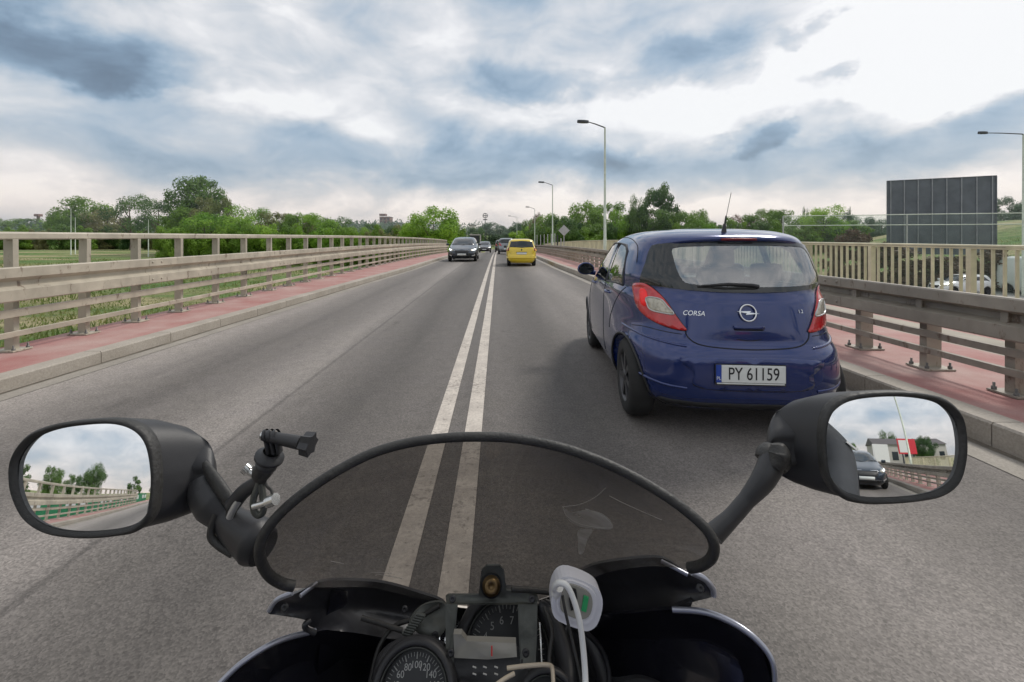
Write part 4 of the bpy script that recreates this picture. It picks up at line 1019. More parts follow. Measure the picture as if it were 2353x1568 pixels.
mb.add(V_, [(k * 240 + i, k * 240 + (i + 1) % 240, (k + 1) * 240 + (i + 1) % 240, (k + 1) * 240 + i) for k in range(6) for i in range(240)], True); fr = mb.build('window_surround', MATS['dark_glass'], rt)
gl = c.patch('rear_window', 'car_glass', rearwin, off=.008, step=.04, skirt=0)
for nm, wv in (('side_window', sidew1), ('side_window', sidew2)):
    c.patch(nm, 'side_glass', wv, 'x', -1, off=.002, step=.05, smooth=0, mirror=True, skirt=0)
c.patch('windscreen', 'side_glass', wind, 'y', 1, off=.002, step=.06, smooth=0, skirt=0)
for sg in (-1, 1):
    for wv in (sidew1, sidew2): c.line('window_seal', 'black_plastic', wv, 'x', sg, .013, sm=1, closed=True)
c.line('window_seal', 'black_plastic', wind, 'y', 1, .02, sm=1, closed=True)
# spoiler lip over the rear window with the high brake light
mb = MB(); P = []
for i in range(25):
    x = -.60 + 1.2 * i / 24; z = 1.385 - .055 * abs(x / .6) ** 3.0 ; h, n = c.cast(x, z, 'y', -1); P.append((h, x, z))
top = [Vector((x, h.y + .16, z + .028 - .02 * abs(x / .6) ** 3)) for h, x, z in P]; lip = [Vector((x, h.y - .055 + .07 * abs(x / .6) ** 3, z + .012)) for h, x, z in P]; low = [Vector((x, h.y - .048 + .07 * abs(x / .6) ** 3, z - .012)) for h, x, z in P]; und = [Vector((x, h.y + .04, z - .03)) for h, x, z in P]
k = 25; mb.add(top + lip + low + und, [(r_ * k + i, r_ * k + i + 1, (r_ + 1) * k + i + 1, (r_ + 1) * k + i) for r_ in range(3) for i in range(k - 1)], True)
sp = mb.build('roof_spoiler', MATS['paint_blue'], rt)
mb = MB(); mb.tube([(-.13, P[10][0].y - .052, 1.383), (0, P[12][0].y - .056, 1.385), (.13, P[14][0].y - .052, 1.383)], .010, 8); mb.build('brake_light', MATS['lens_dim'], sp)
# tail lamps
lamp_l = [(-.700, 1.045), (-.655, 1.045), (-.595, 1.00), (-.54, .93), (-.50, .86), (-.455, .79), (-.43, .748), (-.52, .752), (-.63, .785), (-.695, .835), (-.722, .90), (-.728, .98), (-.72, 1.03)]
def mirr(o): return [(-p[0], p[1]) for p in o][::-1]
inner = [(-.655, .945), (-.575, .945), (-.535, .90), (-.50, .853), (-.555, .850), (-.635, .862), (-.655, .90)]
bulb = [(-.685, 1.0), (-.655, 1.0), (-.65, .95), (-.66, .895), (-.675, .88), (-.695, .91)]
for q in (0, 1):
    f = (lambda o: o) if q == 0 else mirr
    tl = c.patch('tail_lamp', 'lens_red', f(lamp_l), off=.012, step=.02, smooth=4)
    c.patch('lit_reflector', 'lens_lit_red' if q == 0 else 'lens_red', f(bulb), off=.0135, step=.02, smooth=4, parent=tl)
    c.patch('reversing_lamp', 'lens_clear', f(inner), off=.016, step=.02, smooth=3, parent=tl)
    c.line('lamp_bezel', 'silver_trim', f(inner), r=.005, off=.015, sm=4, closed=True, parent=tl)
    c.line('lamp_gap', 'seam_dark', f(lamp_l), r=.005, off=.0, sm=4, closed=True, parent=tl)
# hatch and bumper seams, folds
hatch = [(-.66, 1.045), (-.60, .985), (-.53, .90), (-.45, .78), (-.42, .70), (-.33, .655), (-.1, .637), (.1, .637), (.33, .655), (.42, .70), (.45, .78), (.53, .90), (.60, .985), (.66, 1.045)]
tg = c.line('tailgate_seam', 'seam_dark', hatch, r=.0045)
c.line('bumper_crease', 'paint_blue', [(-.80, .70), (-.70, .675), (-.55, .655), (-.44, .645)], r=.010, off=-.002, mirror=True)
c.line('bumper_crease', 'paint_blue', [(-.74, .40), (-.6, .375), (-.45, .365)], r=.012, off=-.003, mirror=True)
c.line('bumper_seam', 'seam_dark', [(.10, .72), (.28, .735), (.42, .72)], 'x', -1, .003, mirror=True)
# bumper recess around the plate
c.patch('bumper_recess', 'paint_blue', [(-.44, .575), (.44, .575), (.41, .48), (.35, .37), (-.35, .37), (-.41, .48)], off=.006, step=.04, smooth=4)
c.patch('bumper_sill', 'black_plastic', [(-.60, .272), (-.3, .262), (.3, .262), (.60, .272), (.58, .205), (-.58, .205)], off=.005, step=.05, smooth=2)
# handle recess
c.patch('tailgate_handle', 'paint_blue', [(-.105, .790), (.105, .790), (.105, .768), (-.105, .768)], off=.022, step=.02, smooth=0)
c.line('handle_recess', 'seam_dark', [(-.10, .764), (.10, .764)], r=.007, off=.002, sm=1)
c.line('handle_recess', 'seam_dark', [(-.085, .70), (0, .690), (.085, .70)], r=.003, off=.001, sm=4)
# emblem: ring and a lightning bolt
h, n = c.cast(0, .875, 'y', -1); xa = Vector((1, 0, 0)); ya = n.cross(xa).normalized() * -1
if ya.z < 0: ya = -ya
ec = h + n * .012
mb = MB(); mb.tube([ec + xa * math.cos(t * PI / 18) * .056 + ya * math.sin(t * PI / 18) * .056 for t in range(38)], .0065, 8)
emb = mb.build('emblem', MATS['chrome'], rt)
mb = MB(); bolt = [(-.078, -.006), (.012, .0), (.0, .010), (.078, .008), (-.004, .0), (.006, -.010)]
bolt = [(-.080, .010), (.022, .013), (.010, .003), (.080, -.004), (-.020, -.013), (-.010, -.003)]
v3 = [ec + xa * a + ya * b + n * .004 for a, b in bolt] + [ec + xa * a + ya * b - n * .008 for a, b in bolt]; k = len(bolt)
mb.add(v3, [tuple(range(k)), tuple(range(k, 2 * k))[::-1]] + [(i, (i + 1) % k, k + (i + 1) % k, k + i) for i in range(k)]); mb.build('emblem_bolt', MATS['chrome'], emb)
c.text('CORSA', -.375, .865, .047, 'chrome', .003, .003, italic=.25)
c.text('1.2', .385, .885, .034, 'chrome', .003, .003, name='engine_badge')
# plate
pl = empty('licence_plate', (0, 0, 0)); pl.parent = rt; h, n = c.cast(.005, .485, 'y', -1); yp = h.y - .020
px_ = -.03
mb = MB(); mb.box((px_, yp + .006, .478), (.485, .012, .142)); mb.build('plate_holder', MATS['black_plastic'], pl, bevel=.004)
mb = MB(); mb.box((px_ + .018, yp - .003, .486), (.437, .006, .116)); mb.build('plate_panel', MATS['plate_white'], pl, bevel=.003)
mb = MB(); mb.box((px_ - .219, yp - .003, .486), (.036, .0064, .116)); mb.build('country_band', MATS['plate_blue'], pl)
textobj('PY 61159', (px_ + .019, yp - .007, .484), (R(90), 0, 0), .118, 'ink', 'plate_lettering', pl, .001, .765, 1.0)
textobj('PL', (px_ - .219, yp - .007, .455), (R(90), 0, 0), .032, 'plate_white', 'country_letters', pl, .001)
mb = MB(); mb.box((px_, yp - .001, .421), (.46, .006, .008)); mb.build('plate_strip', MATS['plate_white'], pl)
# wiper
mb = MB(); hw = [c.cast(x, z, 'y', -1) for x, z in ((-.30, 1.05), (-.12, 1.062), (.06, 1.056), (.10, 1.045))]; mb.tube([h + n * .022 for h, n in hw], [.006, .010, .012, .014], 8); wp = mb.build('rear_wiper', MATS['black_plastic'], rt)
mb = MB(); hw = [c.cast(x, z, 'y', -1) for x, z in ((-.33, 1.045), (-.15, 1.035), (.08, 1.035))]; mb.tube([h + n * .016 for h, n in hw], .007, 6); mb.build('wiper_blade', MATS['rubber'], wp)
# aerial
mb = MB(); mb.tube([(-.03, .40, 1.43), (-.022, .405, 1.50)], [.022, .010], 10); mb.tube([(-.022, .405, 1.49), (-.008, .41, 1.56)], .007, 8); mb.tube([(-.008, .41, 1.55), (.045, .44, 1.74)], .0022, 6); mb.build('aerial', MATS['black_plastic'], rt)
# side details: mirrors, handles, door seams
for sg in (-1, 1):
    mb = MB(); mc = Vector((sg * .90, 2.26, 1.02))
    ringp = [[mc + Vector((sg * (.105 * sc * math.cos(a)), dy, .072 * sc * math.sin(a) * (1.15 if math.sin(a) > 0 else .9))) for a in [k * 2 * PI / 20 for k in range(20)]] for dy, sc in ((-.035, .86), (-.035, .98), (-.01, 1.0), (.04, .92), (.08, .7), (.10, .35))]
    vs = [v for r_ in ringp for v in r_]; mb.add(vs, [(i * 20 + j, i * 20 + (j + 1) % 20, (i + 1) * 20 + (j + 1) % 20, (i + 1) * 20 + j) for i in range(5) for j in range(20)], True); mb.add(ringp[-1], [tuple(range(20))])
    mb.tube([(sg * .78, 2.28, .975), (sg * .85, 2.27, .985)], .03, 8); m1 = mb.build('wing_mirror', MATS['paint_blue'], rt)
    mb = MB(); rp = ringp[0]; mb.add([v + Vector((0, .008, 0)) for v in rp], [tuple(range(20))]); mb.build('mirror_glass', MATS['dark_glass'], m1)
    for y0 in (.98, 1.86):
        q = [c.cast(y0 + d, .90 + d * .02, 'x', sg) for d in (0, .05, .11, .17)]; mb = MB(); mb.tube([h + n * o for (h, n), o in zip(q, (.0, .028, .028, .0))], [.008, .013, .013, .008], 8); mb.build('door_handle', MATS['paint_blue'], rt)
    c.line('door_seam', 'seam_dark', [(1.235, .97), (1.24, .70), (1.23, .33)], 'x', sg, .004)
    c.line('door_seam', 'seam_dark', [(.60, .99), (.72, .90), (.90, .72), (.93, .60)], 'x', sg, .004)
    c.line('door_seam', 'seam_dark', [(2.30, .96), (2.28, .70), (2.20, .33)], 'x', sg, .004)
    c.line('roof_seam', 'seam_dark', [(.50, 1.20), (.60, 1.33), (.9, 1.385), (1.4, 1.385), (1.9, 1.28)], 'x', sg, .004)
    for wy in (.52, 2.70):
        mb = MB(); mb.tube([c.cast(wy + .332 * math.cos(a), .30 + .332 * math.sin(a), 'x', sg)[0] for a in [R(-18) + k * R(216) / 24 for k in range(25)]], .010, 6); mb.build('wheel_arch_lip', MATS['black_plastic'], rt)
# interior
mb = MB(); mb.box((0, 1.6, .26), (1.35, 2.4, .05)); mb.build('floor_pan', MATS['black_plastic'], rt)
mb = MB(); mb.box((0, 2.30, .86), (1.30, .40, .20)); mb.build('dashboard', MATS['black_plastic'], rt, bevel=.05)
mb = MB(); mb.tube([Vector((-.35 + .18 * math.cos(k * PI / 12), 1.98 - .06 * math.sin(k * PI / 12), .92 + .17 * math.sin(k * PI / 12))) for k in range(25)], .014, 8); mb.build('steering_wheel', MATS['black_plastic'], rt)
mb = MB(); mb.box((0, .62, .78), (1.2, .14, .50)); mb.box((0, .85, .52), (1.2, .5, .14)); mb.build('rear_bench', MATS['seat_fabric'], rt, bevel=.05)
for x in (-.40, .40):
    mb = MB(); mb.box((x, .60, 1.115), (.25, .09, .15)); mb.build('headrest', MATS['seat_fabric'], rt, bevel=.035)
    mb = MB(); mb.box((x * .9, 1.42, .82), (.46, .14, .58), rot=Matrix.Rotation(R(8), 3, 'X')); mb.box((x * .9, 1.62, .50), (.46, .5, .14)); fs = mb.build('front_seat', MATS['seat_fabric'], rt, bevel=.05)
    mb = MB(); mb.box((x * .9, 1.36, 1.20), (.25, .09, .17)); mb.build('headrest', MATS['seat_fabric'], fs, bevel=.035)
mb = MB(); mb.box((0, 2.02, 1.30), (.22, .03, .06)); mb.build('inner_mirror', MATS['black_plastic'], rt, bevel=.01)
mb = MB(); mb.tube([(.52, .22, .235), (.52, .04, .235)], .028, 12); mb.build('exhaust_pipe', MATS['rim_grey'], rt)

# --- people as skinned figures
mat('jacket_dark', (.03, .032, .036), .7, 0, .15, 12, .3, 40); mat('hair', (.03, .02, .015), .7); mat('skin', (.42, .26, .19), .5, 0, .05); mat('shirt_grey', (.16, .17, .19), .8)
def skinned(name, joints, edges, m, parent=None, sub=2, root=0):
    me = bpy.data.meshes.new(name); me.from_pydata([j[:3] for j in joints], edges, []); o = bpy.data.objects.new(name, me); COL.objects.link(o)
    if parent: o.parent = parent
    sk = o.modifiers.new('skin', 'SKIN'); sk.use_smooth_shade = True
    for i, j in enumerate(joints):
        r = j[3] if isinstance(j[3], tuple) else (j[3], j[3]); me.skin_vertices[0].data[i].radius = r
        me.skin_vertices[0].data[i].use_root = (i == root)
    ss = o.modifiers.new('sub', 'SUBSURF'); ss.levels = sub; ss.render_levels = sub
    me.materials.append(m); return o
def head(parent, c, s=1.0, m='skin', hair=True):
    mb = MB(); prof = [(0, -.115), (.045, -.112), (.062, -.085), (.072, -.03), (.078, .02), (.076, .06), (.06, .10), (.03, .118), (0, .122)]
    mb.lathe([(r * s, z * s) for r, z in prof], c, (0, 0, 1), 20); mb.v = [(v[0], c[1] + (v[1] - c[1]) * 1.2, v[2]) for v in mb.v]
    mb.tube([(c[0], c[1] + .085 * s, c[2] + .01), (c[0], c[1] + .108 * s, c[2] - .02)], [.008, .014], 6)
    o = mb.build('head', MATS[m], parent)
    if hair:
        mb = MB(); mb.lathe([(.083 * s, -.02 * s), (.086 * s, .03 * s), (.075 * s, .09 * s), (.035 * s, .128 * s), (0, .134 * s)], (c[0], c[1] - .012, c[2]), (0, 0, 1), 20); mb.v = [(v[0], c[1] + (v[1] - c[1]) * 1.22, v[2]) for v in mb.v]; mb.build('hair', MATS['hair'], parent)
drv = empty('person', (1.715, 3.02, 0), R(-4.4), 'dark-haired driver sitting in the left front seat of the blue hatchback', 'person')
J = [(-.36, 1.58, .62, (.16, .13)), (-.36, 1.54, .80, (.15, .12)), (-.36, 1.50, 1.0, (.17, .11)), (-.36, 1.50, 1.08, (.08, .07)), (-.36, 1.51, 1.16, .05), (-.54, 1.54, 1.02, .055), (-.60, 1.72, .86, .045), (-.50, 1.92, .95, .034), (-.18, 1.54, 1.02, .055), (-.12, 1.72, .86, .045), (-.22, 1.92, .95, .034)]
skinned('body', J, [(0, 1), (1, 2), (2, 3), (3, 4), (2, 5), (5, 6), (6, 7), (2, 8), (8, 9), (9, 10)], MATS['shirt_grey'], drv); head(drv, (-.36, 1.53, 1.255))

# --- other cars
def small_car(name, lab, loc, rz, LVs, wheels, paint, r=.3, face='rear', scale=1.0, n=150, nz=54, group=None, cat='car', tw=.18):
    return Car(name, loc, rz, lab, LVs, wheels, paint, r=r, nz=nz, n=n, scale=scale, group=group, cat=cat, tw=tw)
# yellow city car, seen from behind
LY = [(.17, .62, .12, 3.15, 4, 4), (.25, .72, .04, 3.25, 5, 4), (.40, .75, .0, 3.30, 5, 4), (.52, .755, .0, 3.30, 5, 4), (.58, .755, .04, 3.28, 5, 4), (.70, .755, .06, 3.2, 5, 3.5), (.85, .75, .08, 2.7, 5, 3.5), (.92, .735, .10, 2.55, 5, 4), (1.05, .69, .16, 2.3, 5, 4), (1.2, .645, .24, 2.05, 5, 4), (1.33, .60, .31, 1.85, 5, 4), (1.38, .55, .36, 1.72, 4, 3.4), (1.415, .44, .5, 1.5, 3, 3), (1.43, .3, .7, 1.3, 2.4, 2.4)]
y = small_car('city_car', 'small yellow city car with a dark rear window driving ahead of the blue hatchback', (1.17, 21.9, zr(21.9)), R(-1), LY, (.55, 2.75), 'paint_yellow', r=.27)
y.root.scale = (1, 1, .935)
y.patch('rear_window', 'dark_glass', [(-.52, 1.30), (0, 1.325), (.52, 1.30), (.60, .98), (0, .965), (-.60, .98)], smooth=0, off=.006, step=.05)
for sgx in (-1, 1): y.patch('tail_lamp', 'lens_red', [(sgx * .60, .98), (sgx * .655, .99), (sgx * .70, .80), (sgx * .62, .80)][::sgx], smooth=0, off=.008, step=.03)
y.patch('window_surround', 'seam_dark', [(-.625, .97), (-.60, .97), (-.62, .80), (-.655, .79)], smooth=0, off=.011, mirror=True)
y.line('tailgate_seam', 'seam_dark', [(-.60, .96), (-.60, .72), (-.52, .66), (.52, .66), (.60, .72), (.60, .96)], r=.006, sm=1)
y.patch('number_plate', 'plate_white', [(-.24, .72), (.24, .72), (.24, .62), (-.24, .62)], smooth=0, off=.012, step=.1)
y.patch('rear_badge', 'seam_dark', [(-.03, .90), (.03, .90), (.03, .82), (-.03, .82)], smooth=0, off=.008, step=.1)
y.line('number_shade', 'seam_dark', [(-.27, .735), (.27, .735)], r=.016, sm=1)
y.patch('bumper', 'paint_yellow', [(-.72, .50), (.72, .50), (.72, .38), (-.72, .38)], smooth=0, off=.03, step=.08)
y.line('bumper_slot', 'seam_dark', [(-.66, .36), (.66, .36)], r=.014, sm=1)
y.patch('bumper_sill', 'black_plastic', [(-.6, .27), (.6, .27), (.6, .18), (-.6, .18)], smooth=0, off=.01, step=.1)
for sg in (-1, 1): y.patch('side_window', 'dark_glass', [(.55, .98), (.72, 1.27), (1.6, 1.30), (2.2, .98)], 'x', sg, smooth=0, off=.006, step=.1)
for sg, mm in ((1, 'indicator_glow'), (-1, 'lens_red')): y.line('side_lamp', mm, [(sg * .728, .80), (sg * .722, .86)], r=.022, sm=1, off=.0)
mb = MB(); mb.box((.80, 2.2, .98), (.14, .08, .12)); mb.box((-.80, 2.2, .98), (.14, .08, .12)); mb.build('wing_mirror', MATS['black_plastic'], y.root, bevel=.02)
# oncoming hatchbacks, front towards the camera (built facing +y, turned round)
LF = [(.18, .72, .15, 3.98, 4, 4), (.26, .86, .05, 4.12, 4, 3.6), (.40, .90, .0, 4.20, 4, 3.4), (.55, .91, .0, 4.20, 4, 3.3), (.68, .91, .03, 4.14, 4, 3.2), (.78, .905, .05, 4.0, 4, 3), (.90, .89, .08, 3.55, 4, 3), (.98, .86, .1, 3.2, 4, 3.2), (1.08, .80, .16, 2.98, 4, 4), (1.25, .72, .28, 2.62, 4, 4), (1.38, .66, .38, 2.32, 4, 4), (1.44, .60, .48, 2.1, 3.4, 3.4), (1.475, .48, .7, 1.85, 3, 3), (1.49, .3, 1.0, 1.6, 2.4, 2.4)]
def front(cr, lights=True, grille=True):
    w = 'dark_glass'
    cr.patch('windscreen', w, [(-.70, 1.0), (-.60, 1.36), (0, 1.41), (.60, 1.36), (.70, 1.0), (0, .985)], 'y', 1, smooth=0, off=.006, step=.07)
    for sg in (-1, 1): cr.patch('side_window', w, [(.6, 1.02), (.9, 1.34), (2.1, 1.38), (2.9, 1.03)], 'x', sg, smooth=0, off=.006, step=.12)
    g = cr.patch('grille', 'black_plastic', [(-.44, .66), (-.36, .70), (.36, .70), (.44, .66), (.34, .50), (-.34, .50)], 'y', 1, smooth=0, off=.01, step=.06)
    cr.patch('lower_grille', 'black_plastic', [(-.55, .40), (.55, .40), (.48, .24), (-.48, .24)], 'y', 1, smooth=0, off=.008, step=.06)
    cr.line('grille_trim', 'chrome', [(-.44, .67), (-.36, .705), (.36, .705), (.44, .67)], 'y', 1, r=.012, sm=1, off=.012)
    for sg in (-1, 1):
        h = cr.patch('headlamp', 'lens_clear', [(sg * .48, .69), (sg * .60, .76), (sg * .80, .80), (sg * .82, .72), (sg * .62, .63)][::sg], 'y', 1, smooth=0, off=.01, step=.04)
        if lights: cr.patch('lamp_glow', 'headlamp_glow', [(sg * .60, .72), (sg * .72, .765), (sg * .80, .775), (sg * .79, .71), (sg * .66, .67)][::sg], 'y', 1, smooth=0, off=.014, step=.04, parent=h)
        cr.patch('fog_lamp', 'silver_trim', [(sg * .58, .39), (sg * .76, .43), (sg * .76, .37), (sg * .60, .33)][::sg], 'y', 1, smooth=0, off=.012, step=.05)
        mb = MB(); mb.box((sg * .98, 2.75, 1.03), (.18, .1, .13)); mb.build('wing_mirror', MATS[cr.paint], cr.root, bevel=.03)
    cr.patch('number_plate', 'plate_white', [(-.26, .50), (.26, .50), (.26, .39), (-.26, .39)], 'y', 1, smooth=0, off=.018, step=.1)
def facing(name, lab, X, Y, paint, sc=(1, 1, 1), LV_=LF, wheels=(.85, 3.35), r=.32, rz=0):
    cr = Car(name, (X, Y + 4.2 * sc[1], zr(Y)), R(180 + rz), lab, LV_, wheels, paint, r=r, nz=54, n=160); cr.paint = paint; cr.root.scale = sc; front(cr); return cr
oc = at(1062, 597, 26.8)
facing('oncoming_car', 'dark blue-grey oncoming car with lit headlamps, nearest in the left lane', oc.x, 26.4, 'paint_navy', (1.0, 1, .975))
facing('oncoming_car', 'black oncoming car with lit headlamps following the dark blue-grey one', at(1113, 580, 58).x, 58, 'paint_black', (.98, 1, .97))
# grey car ahead of the yellow one, with its rear to the camera
LG = [(l[0], l[1], l[2] * .6, l[3], l[4], l[5]) for l in LV]
g = Car('hatchback', (at(1158, 575, 45).x + .25, 45, zr(45)), 0, 'grey car partly hidden behind the yellow city car', LV, (.52, 2.7), 'paint_grey', nz=50, n=140)
g.patch('rear_window', 'dark_glass', rearwin, smooth=0, off=.006, step=.08)
for q in (lamp_l, mirr(lamp_l)): g.patch('tail_lamp', 'lens_red', q, smooth=0, off=.008, step=.05)
g.patch('number_plate', 'plate_white', [(-.26, .53), (.26, .53), (.26, .42), (-.26, .42)], smooth=0, off=.012, step=.1)
g.patch('bumper_sill', 'black_plastic', [(-.7, .36), (.7, .36), (.66, .21), (-.66, .21)], smooth=0, off=.008, step=.1)
g.root.scale = (1.05, 1.1, 1.1)
g2 = Car('van', (at(1149, 575, 62).x + .1, 66, zr(66)), 0, 'dark van farther ahead between the grey car and the double line', LV, (.52, 2.7), 'paint_black', nz=50, n=140)
g2.root.scale = (1.0, 1.2, 1.25); g2.patch('rear_window', 'dark_glass', rearwin, smooth=0, off=.006, step=.08)
for q in (lamp_l, mirr(lamp_l)): g2.patch('tail_lamp', 'lens_red', q, smooth=0, off=.008, step=.05)
# white hatchback on the lower road, side on
wc = at(2205, 690, 33); w1 = Car('hatchback', (wc.x + 3.3, 34.2, -2.93), R(90), 'white hatchback on the lower road seen through the balustrade slats', LF, (.85, 3.35), 'paint_white', r=.32, nz=50, n=150)
w1.paint = 'paint_white'; front(w1, False)
w1.patch('tail_lamp', 'lens_red', [(-.80, .95), (-.62, .95), (-.62, .75), (-.80, .75)], smooth=0, off=.01, mirror=True)
w1.root.scale = (.98, .98, 1.02)
# white truck-like van at the right edge
LT = [(.3, .95, .1, 5.6, 8, 8), (.45, 1.02, .0, 5.75, 9, 7), (.9, 1.05, .0, 5.8, 9, 7), (1.2, 1.05, .0, 5.75, 9, 6), (1.45, 1.05, .0, 5.4, 9, 6), (1.6, 1.04, .0, 5.15, 9, 6), (2.2, 1.0, .02, 4.85, 9, 6), (2.6, .97, .04, 4.6, 8, 6), (2.75, .9, .12, 4.3, 6, 5), (2.82, .7, .4, 3.9, 4, 4)]
vt = at(2353, 640, 30); van = Car('van', (vt.x + 5.5, 35.9, -2.92), R(180), 'white van at the right edge of the photo, beyond the balustrade', LT, (.9, 4.8), 'paint_white', r=.36, nz=54, n=150)
van.patch('windscreen', 'dark_glass', [(-.9, 1.62), (-.86, 2.35), (.86, 2.35), (.9, 1.62)], 'y', 1, smooth=0, off=.006, step=.12)
van.patch('grille', 'black_plastic', [(-.7, 1.25), (.7, 1.25), (.7, .95), (-.7, .95)], 'y', 1, smooth=0, off=.01, step=.12)
van.patch('bumper', 'black_plastic', [(-.95, .75), (.95, .75), (.95, .45), (-.95, .45)], 'y', 1, smooth=0, off=.01, step=.12)
for sg in (-1, 1):
    van.patch('side_window', 'dark_glass', [(3.6, 1.6), (3.7, 2.3), (4.6, 2.3), (4.9, 1.6)], 'x', sg, smooth=0, off=.006, step=.12)
    van.patch('headlamp', 'lens_clear', [(sg * .75, 1.3), (sg * .95, 1.35), (sg * .95, 1.05), (sg * .78, 1.05)][::sg], 'y', 1, smooth=0, off=.01, step=.06)
    mb = MB(); mb.box((sg * 1.2, 4.9, 1.85), (.2, .12, .36)); mb.build('wing_mirror', MATS['black_plastic'], van.root, bevel=.03)
# car behind the motorcycle (mirror)
bc = Car('following_car', (1.75, -6.5, 0), 0, 'dark car following behind, seen in the right mirror', LF, (.85, 3.35), 'paint_navy', r=.32, nz=50, n=150); bc.paint = 'paint_navy'; front(bc); bc.root.location.y = -11.5

# ------------------------------------------------------------------ the motorcycle
mat('moto_plastic', (.026, .026, .028), .45, 0, .15, 30, .12, 1400)
mat('moto_gloss', (.012, .012, .017), .2, 0, .4, 9, .05, 14, .6)
mat('moto_blue', (.05, .07, .22), .25, .3, .1, 6, 0, 60, 1.0)
mat('moto_silver', (.34, .35, .40), .3, .6, .08, 10)
mat('rubber_trim', (.028, .027, .025), .55, 0, .2, 50, .3, 200)
mat('bracket_metal', (.10, .105, .095), .45, .5, .3, 25, .2, 120)
mat('brass', (.20, .135, .065), .35, .9, .2, 60)
mat('gauge_face', (.022, .024, .026), .4, 0, .1, 40)
mat('gauge_white', (.42, .42, .40), .5)
mat('print_white', (.75, .75, .73), .6)
mat('gauge_red', (.55, .03, .03), .5)
mat('lcd_grey', (.26, .25, .22), .25, 0, .06, 30)
mat('charger_white', (.62, .62, .66), .35, 0, .05, 20)
mat('cable_white', (.70, .70, .68), .4, 0, .05, 40)
mat('usb_green', (.02, .30, .10), .4)
mat('wire_cream', (.55, .47, .36), .4)
mat('bolt_bright', (.65, .65, .63), .25, .9, .05)
glass('smoked_screen', (.37, .355, .34), .0, .07, .24, (.25, .235, .225))
mat('moto_inner', (.024, .024, .027), .38, 0, .35, 12, .12, 60, .2)
gm = mat('mirror_silver', (.90, .92, .93), .012, 1.0, 0.0); 

moto = empty('motorcycle', (0, .55, 0), 0, 'black sports touring motorcycle with a smoked screen and two mirrors, ridden in the foreground', 'motorcycle')
MO = Vector((0, .55, 0))
class MM(MB):
    """mesh given in world metres, stored relative to the motorcycle"""
    def build(s, name, m, parent=None, bevel=0.0, org=None):
        o_ = MO if org is None else org
        s.v = [(v[0] - o_[0], v[1] - o_[1], v[2] - o_[2]) for v in s.v]
        return MB.build(s, name, m, moto if parent is None else parent, bevel)
def idw(pts, vals, q, p=3):
    num = 0; den = 0
    for a, v in zip(pts, vals):
        d = math.hypot(a[0] - q[0], a[1] - q[1])
        if d < 1e-6: return v
        w = 1 / d ** p; num += w * v; den += w
    return num / den
def panel(name, m, pts, thick=.006, step=14, bulge=0.0, n=6, parent=None, back=(0, 1, -.2), closed_smooth=True):
    """a curved sheet whose outline runs through (x, y, distance) points, with real thickness going forward"""
    C = crom(pts, n, True) if closed_smooth else [Vector(p) for p in pts]
    ol = [(p.x, p.y) for p in C]; P2, tris, _ = cdt(ol, step)
    A = [(p.x, p.y) for p in C]; Vv = [p.z for p in C]; P3 = []
    for p in P2:
        d = idw(A, Vv, (p.x, p.y)); e = min(math.hypot(a[0] - p.x, a[1] - p.y) for a in A)
        P3.append(at(p.x, p.y, d - bulge * min(1, e / 60)))
    bk = Vector(back).normalized() * thick
    mb = MM(); sheet3(P3, tris, lambda i: bk, mb); return mb.build(name, MATS[m], parent)
def ptube(name, m, pts, r, n=10, sm=8, parent=None, flat=1.0):
    P = crom([at(*p) for p in pts], sm) if sm > 1 else [at(*p) for p in pts]
    if isinstance(r, (list, tuple)): rr = [float(np.interp(i / (len(P) - 1), np.linspace(0, 1, len(r)), r)) for i in range(len(P))]
    else: rr = r
    mb = MM(); mb.tube(P, rr, n, flat=flat); return mb.build(name, MATS[m], parent)

# windscreen: rubber-edged rim, smoked blade bulging forward
rim = [(676, 1347, .47), (650, 1342, .465), (618, 1322, .455), (600, 1290, .445), (597, 1255, .44), (615, 1215, .44), (652, 1172, .445), (705, 1128, .455), (775, 1082, .47), (855, 1042, .485), (930, 1020, .495), (1010, 1008, .50), (1095, 1004, .50), (1185, 1008, .50), (1280, 1026, .495), (1370, 1056, .485), (1450, 1093, .475), (1530, 1140, .46), (1590, 1185, .45), (1627, 1222, .442), (1641, 1255, .44), (1634, 1283, .445), (1610, 1300, .455), (1584, 1305, .465)]
RP = crom([at(*p) for p in rim], 4)
low = [(676, 1352, .47), (760, 1350, .52), (860, 1352, .58), (960, 1375, .62), (1060, 1392, .64), (1130, 1395, .645), (1230, 1380, .64), (1320, 1345, .61), (1400, 1315, .57), (1490, 1302, .52), (1560, 1306, .475), (1584, 1308, .465)]
LP = crom([at(*p) for p in low], 10)
def resamp(P, n):
    d = [0]
    for a, b in zip(P, P[1:]): d.append(d[-1] + (b - a).length)
    out = []
    for i in range(n):
        t = d[-1] * i / (n - 1); k = max(j for j in range(len(d)) if d[j] <= t + 1e-9); k = min(k, len(P) - 2)
        f = (t - d[k]) / max(1e-9, d[k + 1] - d[k]); out.append(P[k].lerp(P[k + 1], f))
    return out
A = resamp(RP, 61); B = resamp(LP, 61); mb = MM(); nr = 16; vs = []
for j in range(nr):
    t = j / (nr - 1)
    for a, b in zip(A, B):
        p = a.lerp(b, t); bl = math.sin(PI * t) * min((a - b).length, .3) * .12; vs.append(p + Vector((0, bl, 0)))
mb.add(vs, [(j * 61 + i, j * 61 + i + 1, (j + 1) * 61 + i + 1, (j + 1) * 61 + i) for j in range(nr - 1) for i in range(60)], True)
ws = mb.build('windscreen', MATS['smoked_screen'])
mb = MM(); mb.tube(RP, .0052, 12); mb.build('screen_trim', MATS['rubber_trim'], ws)
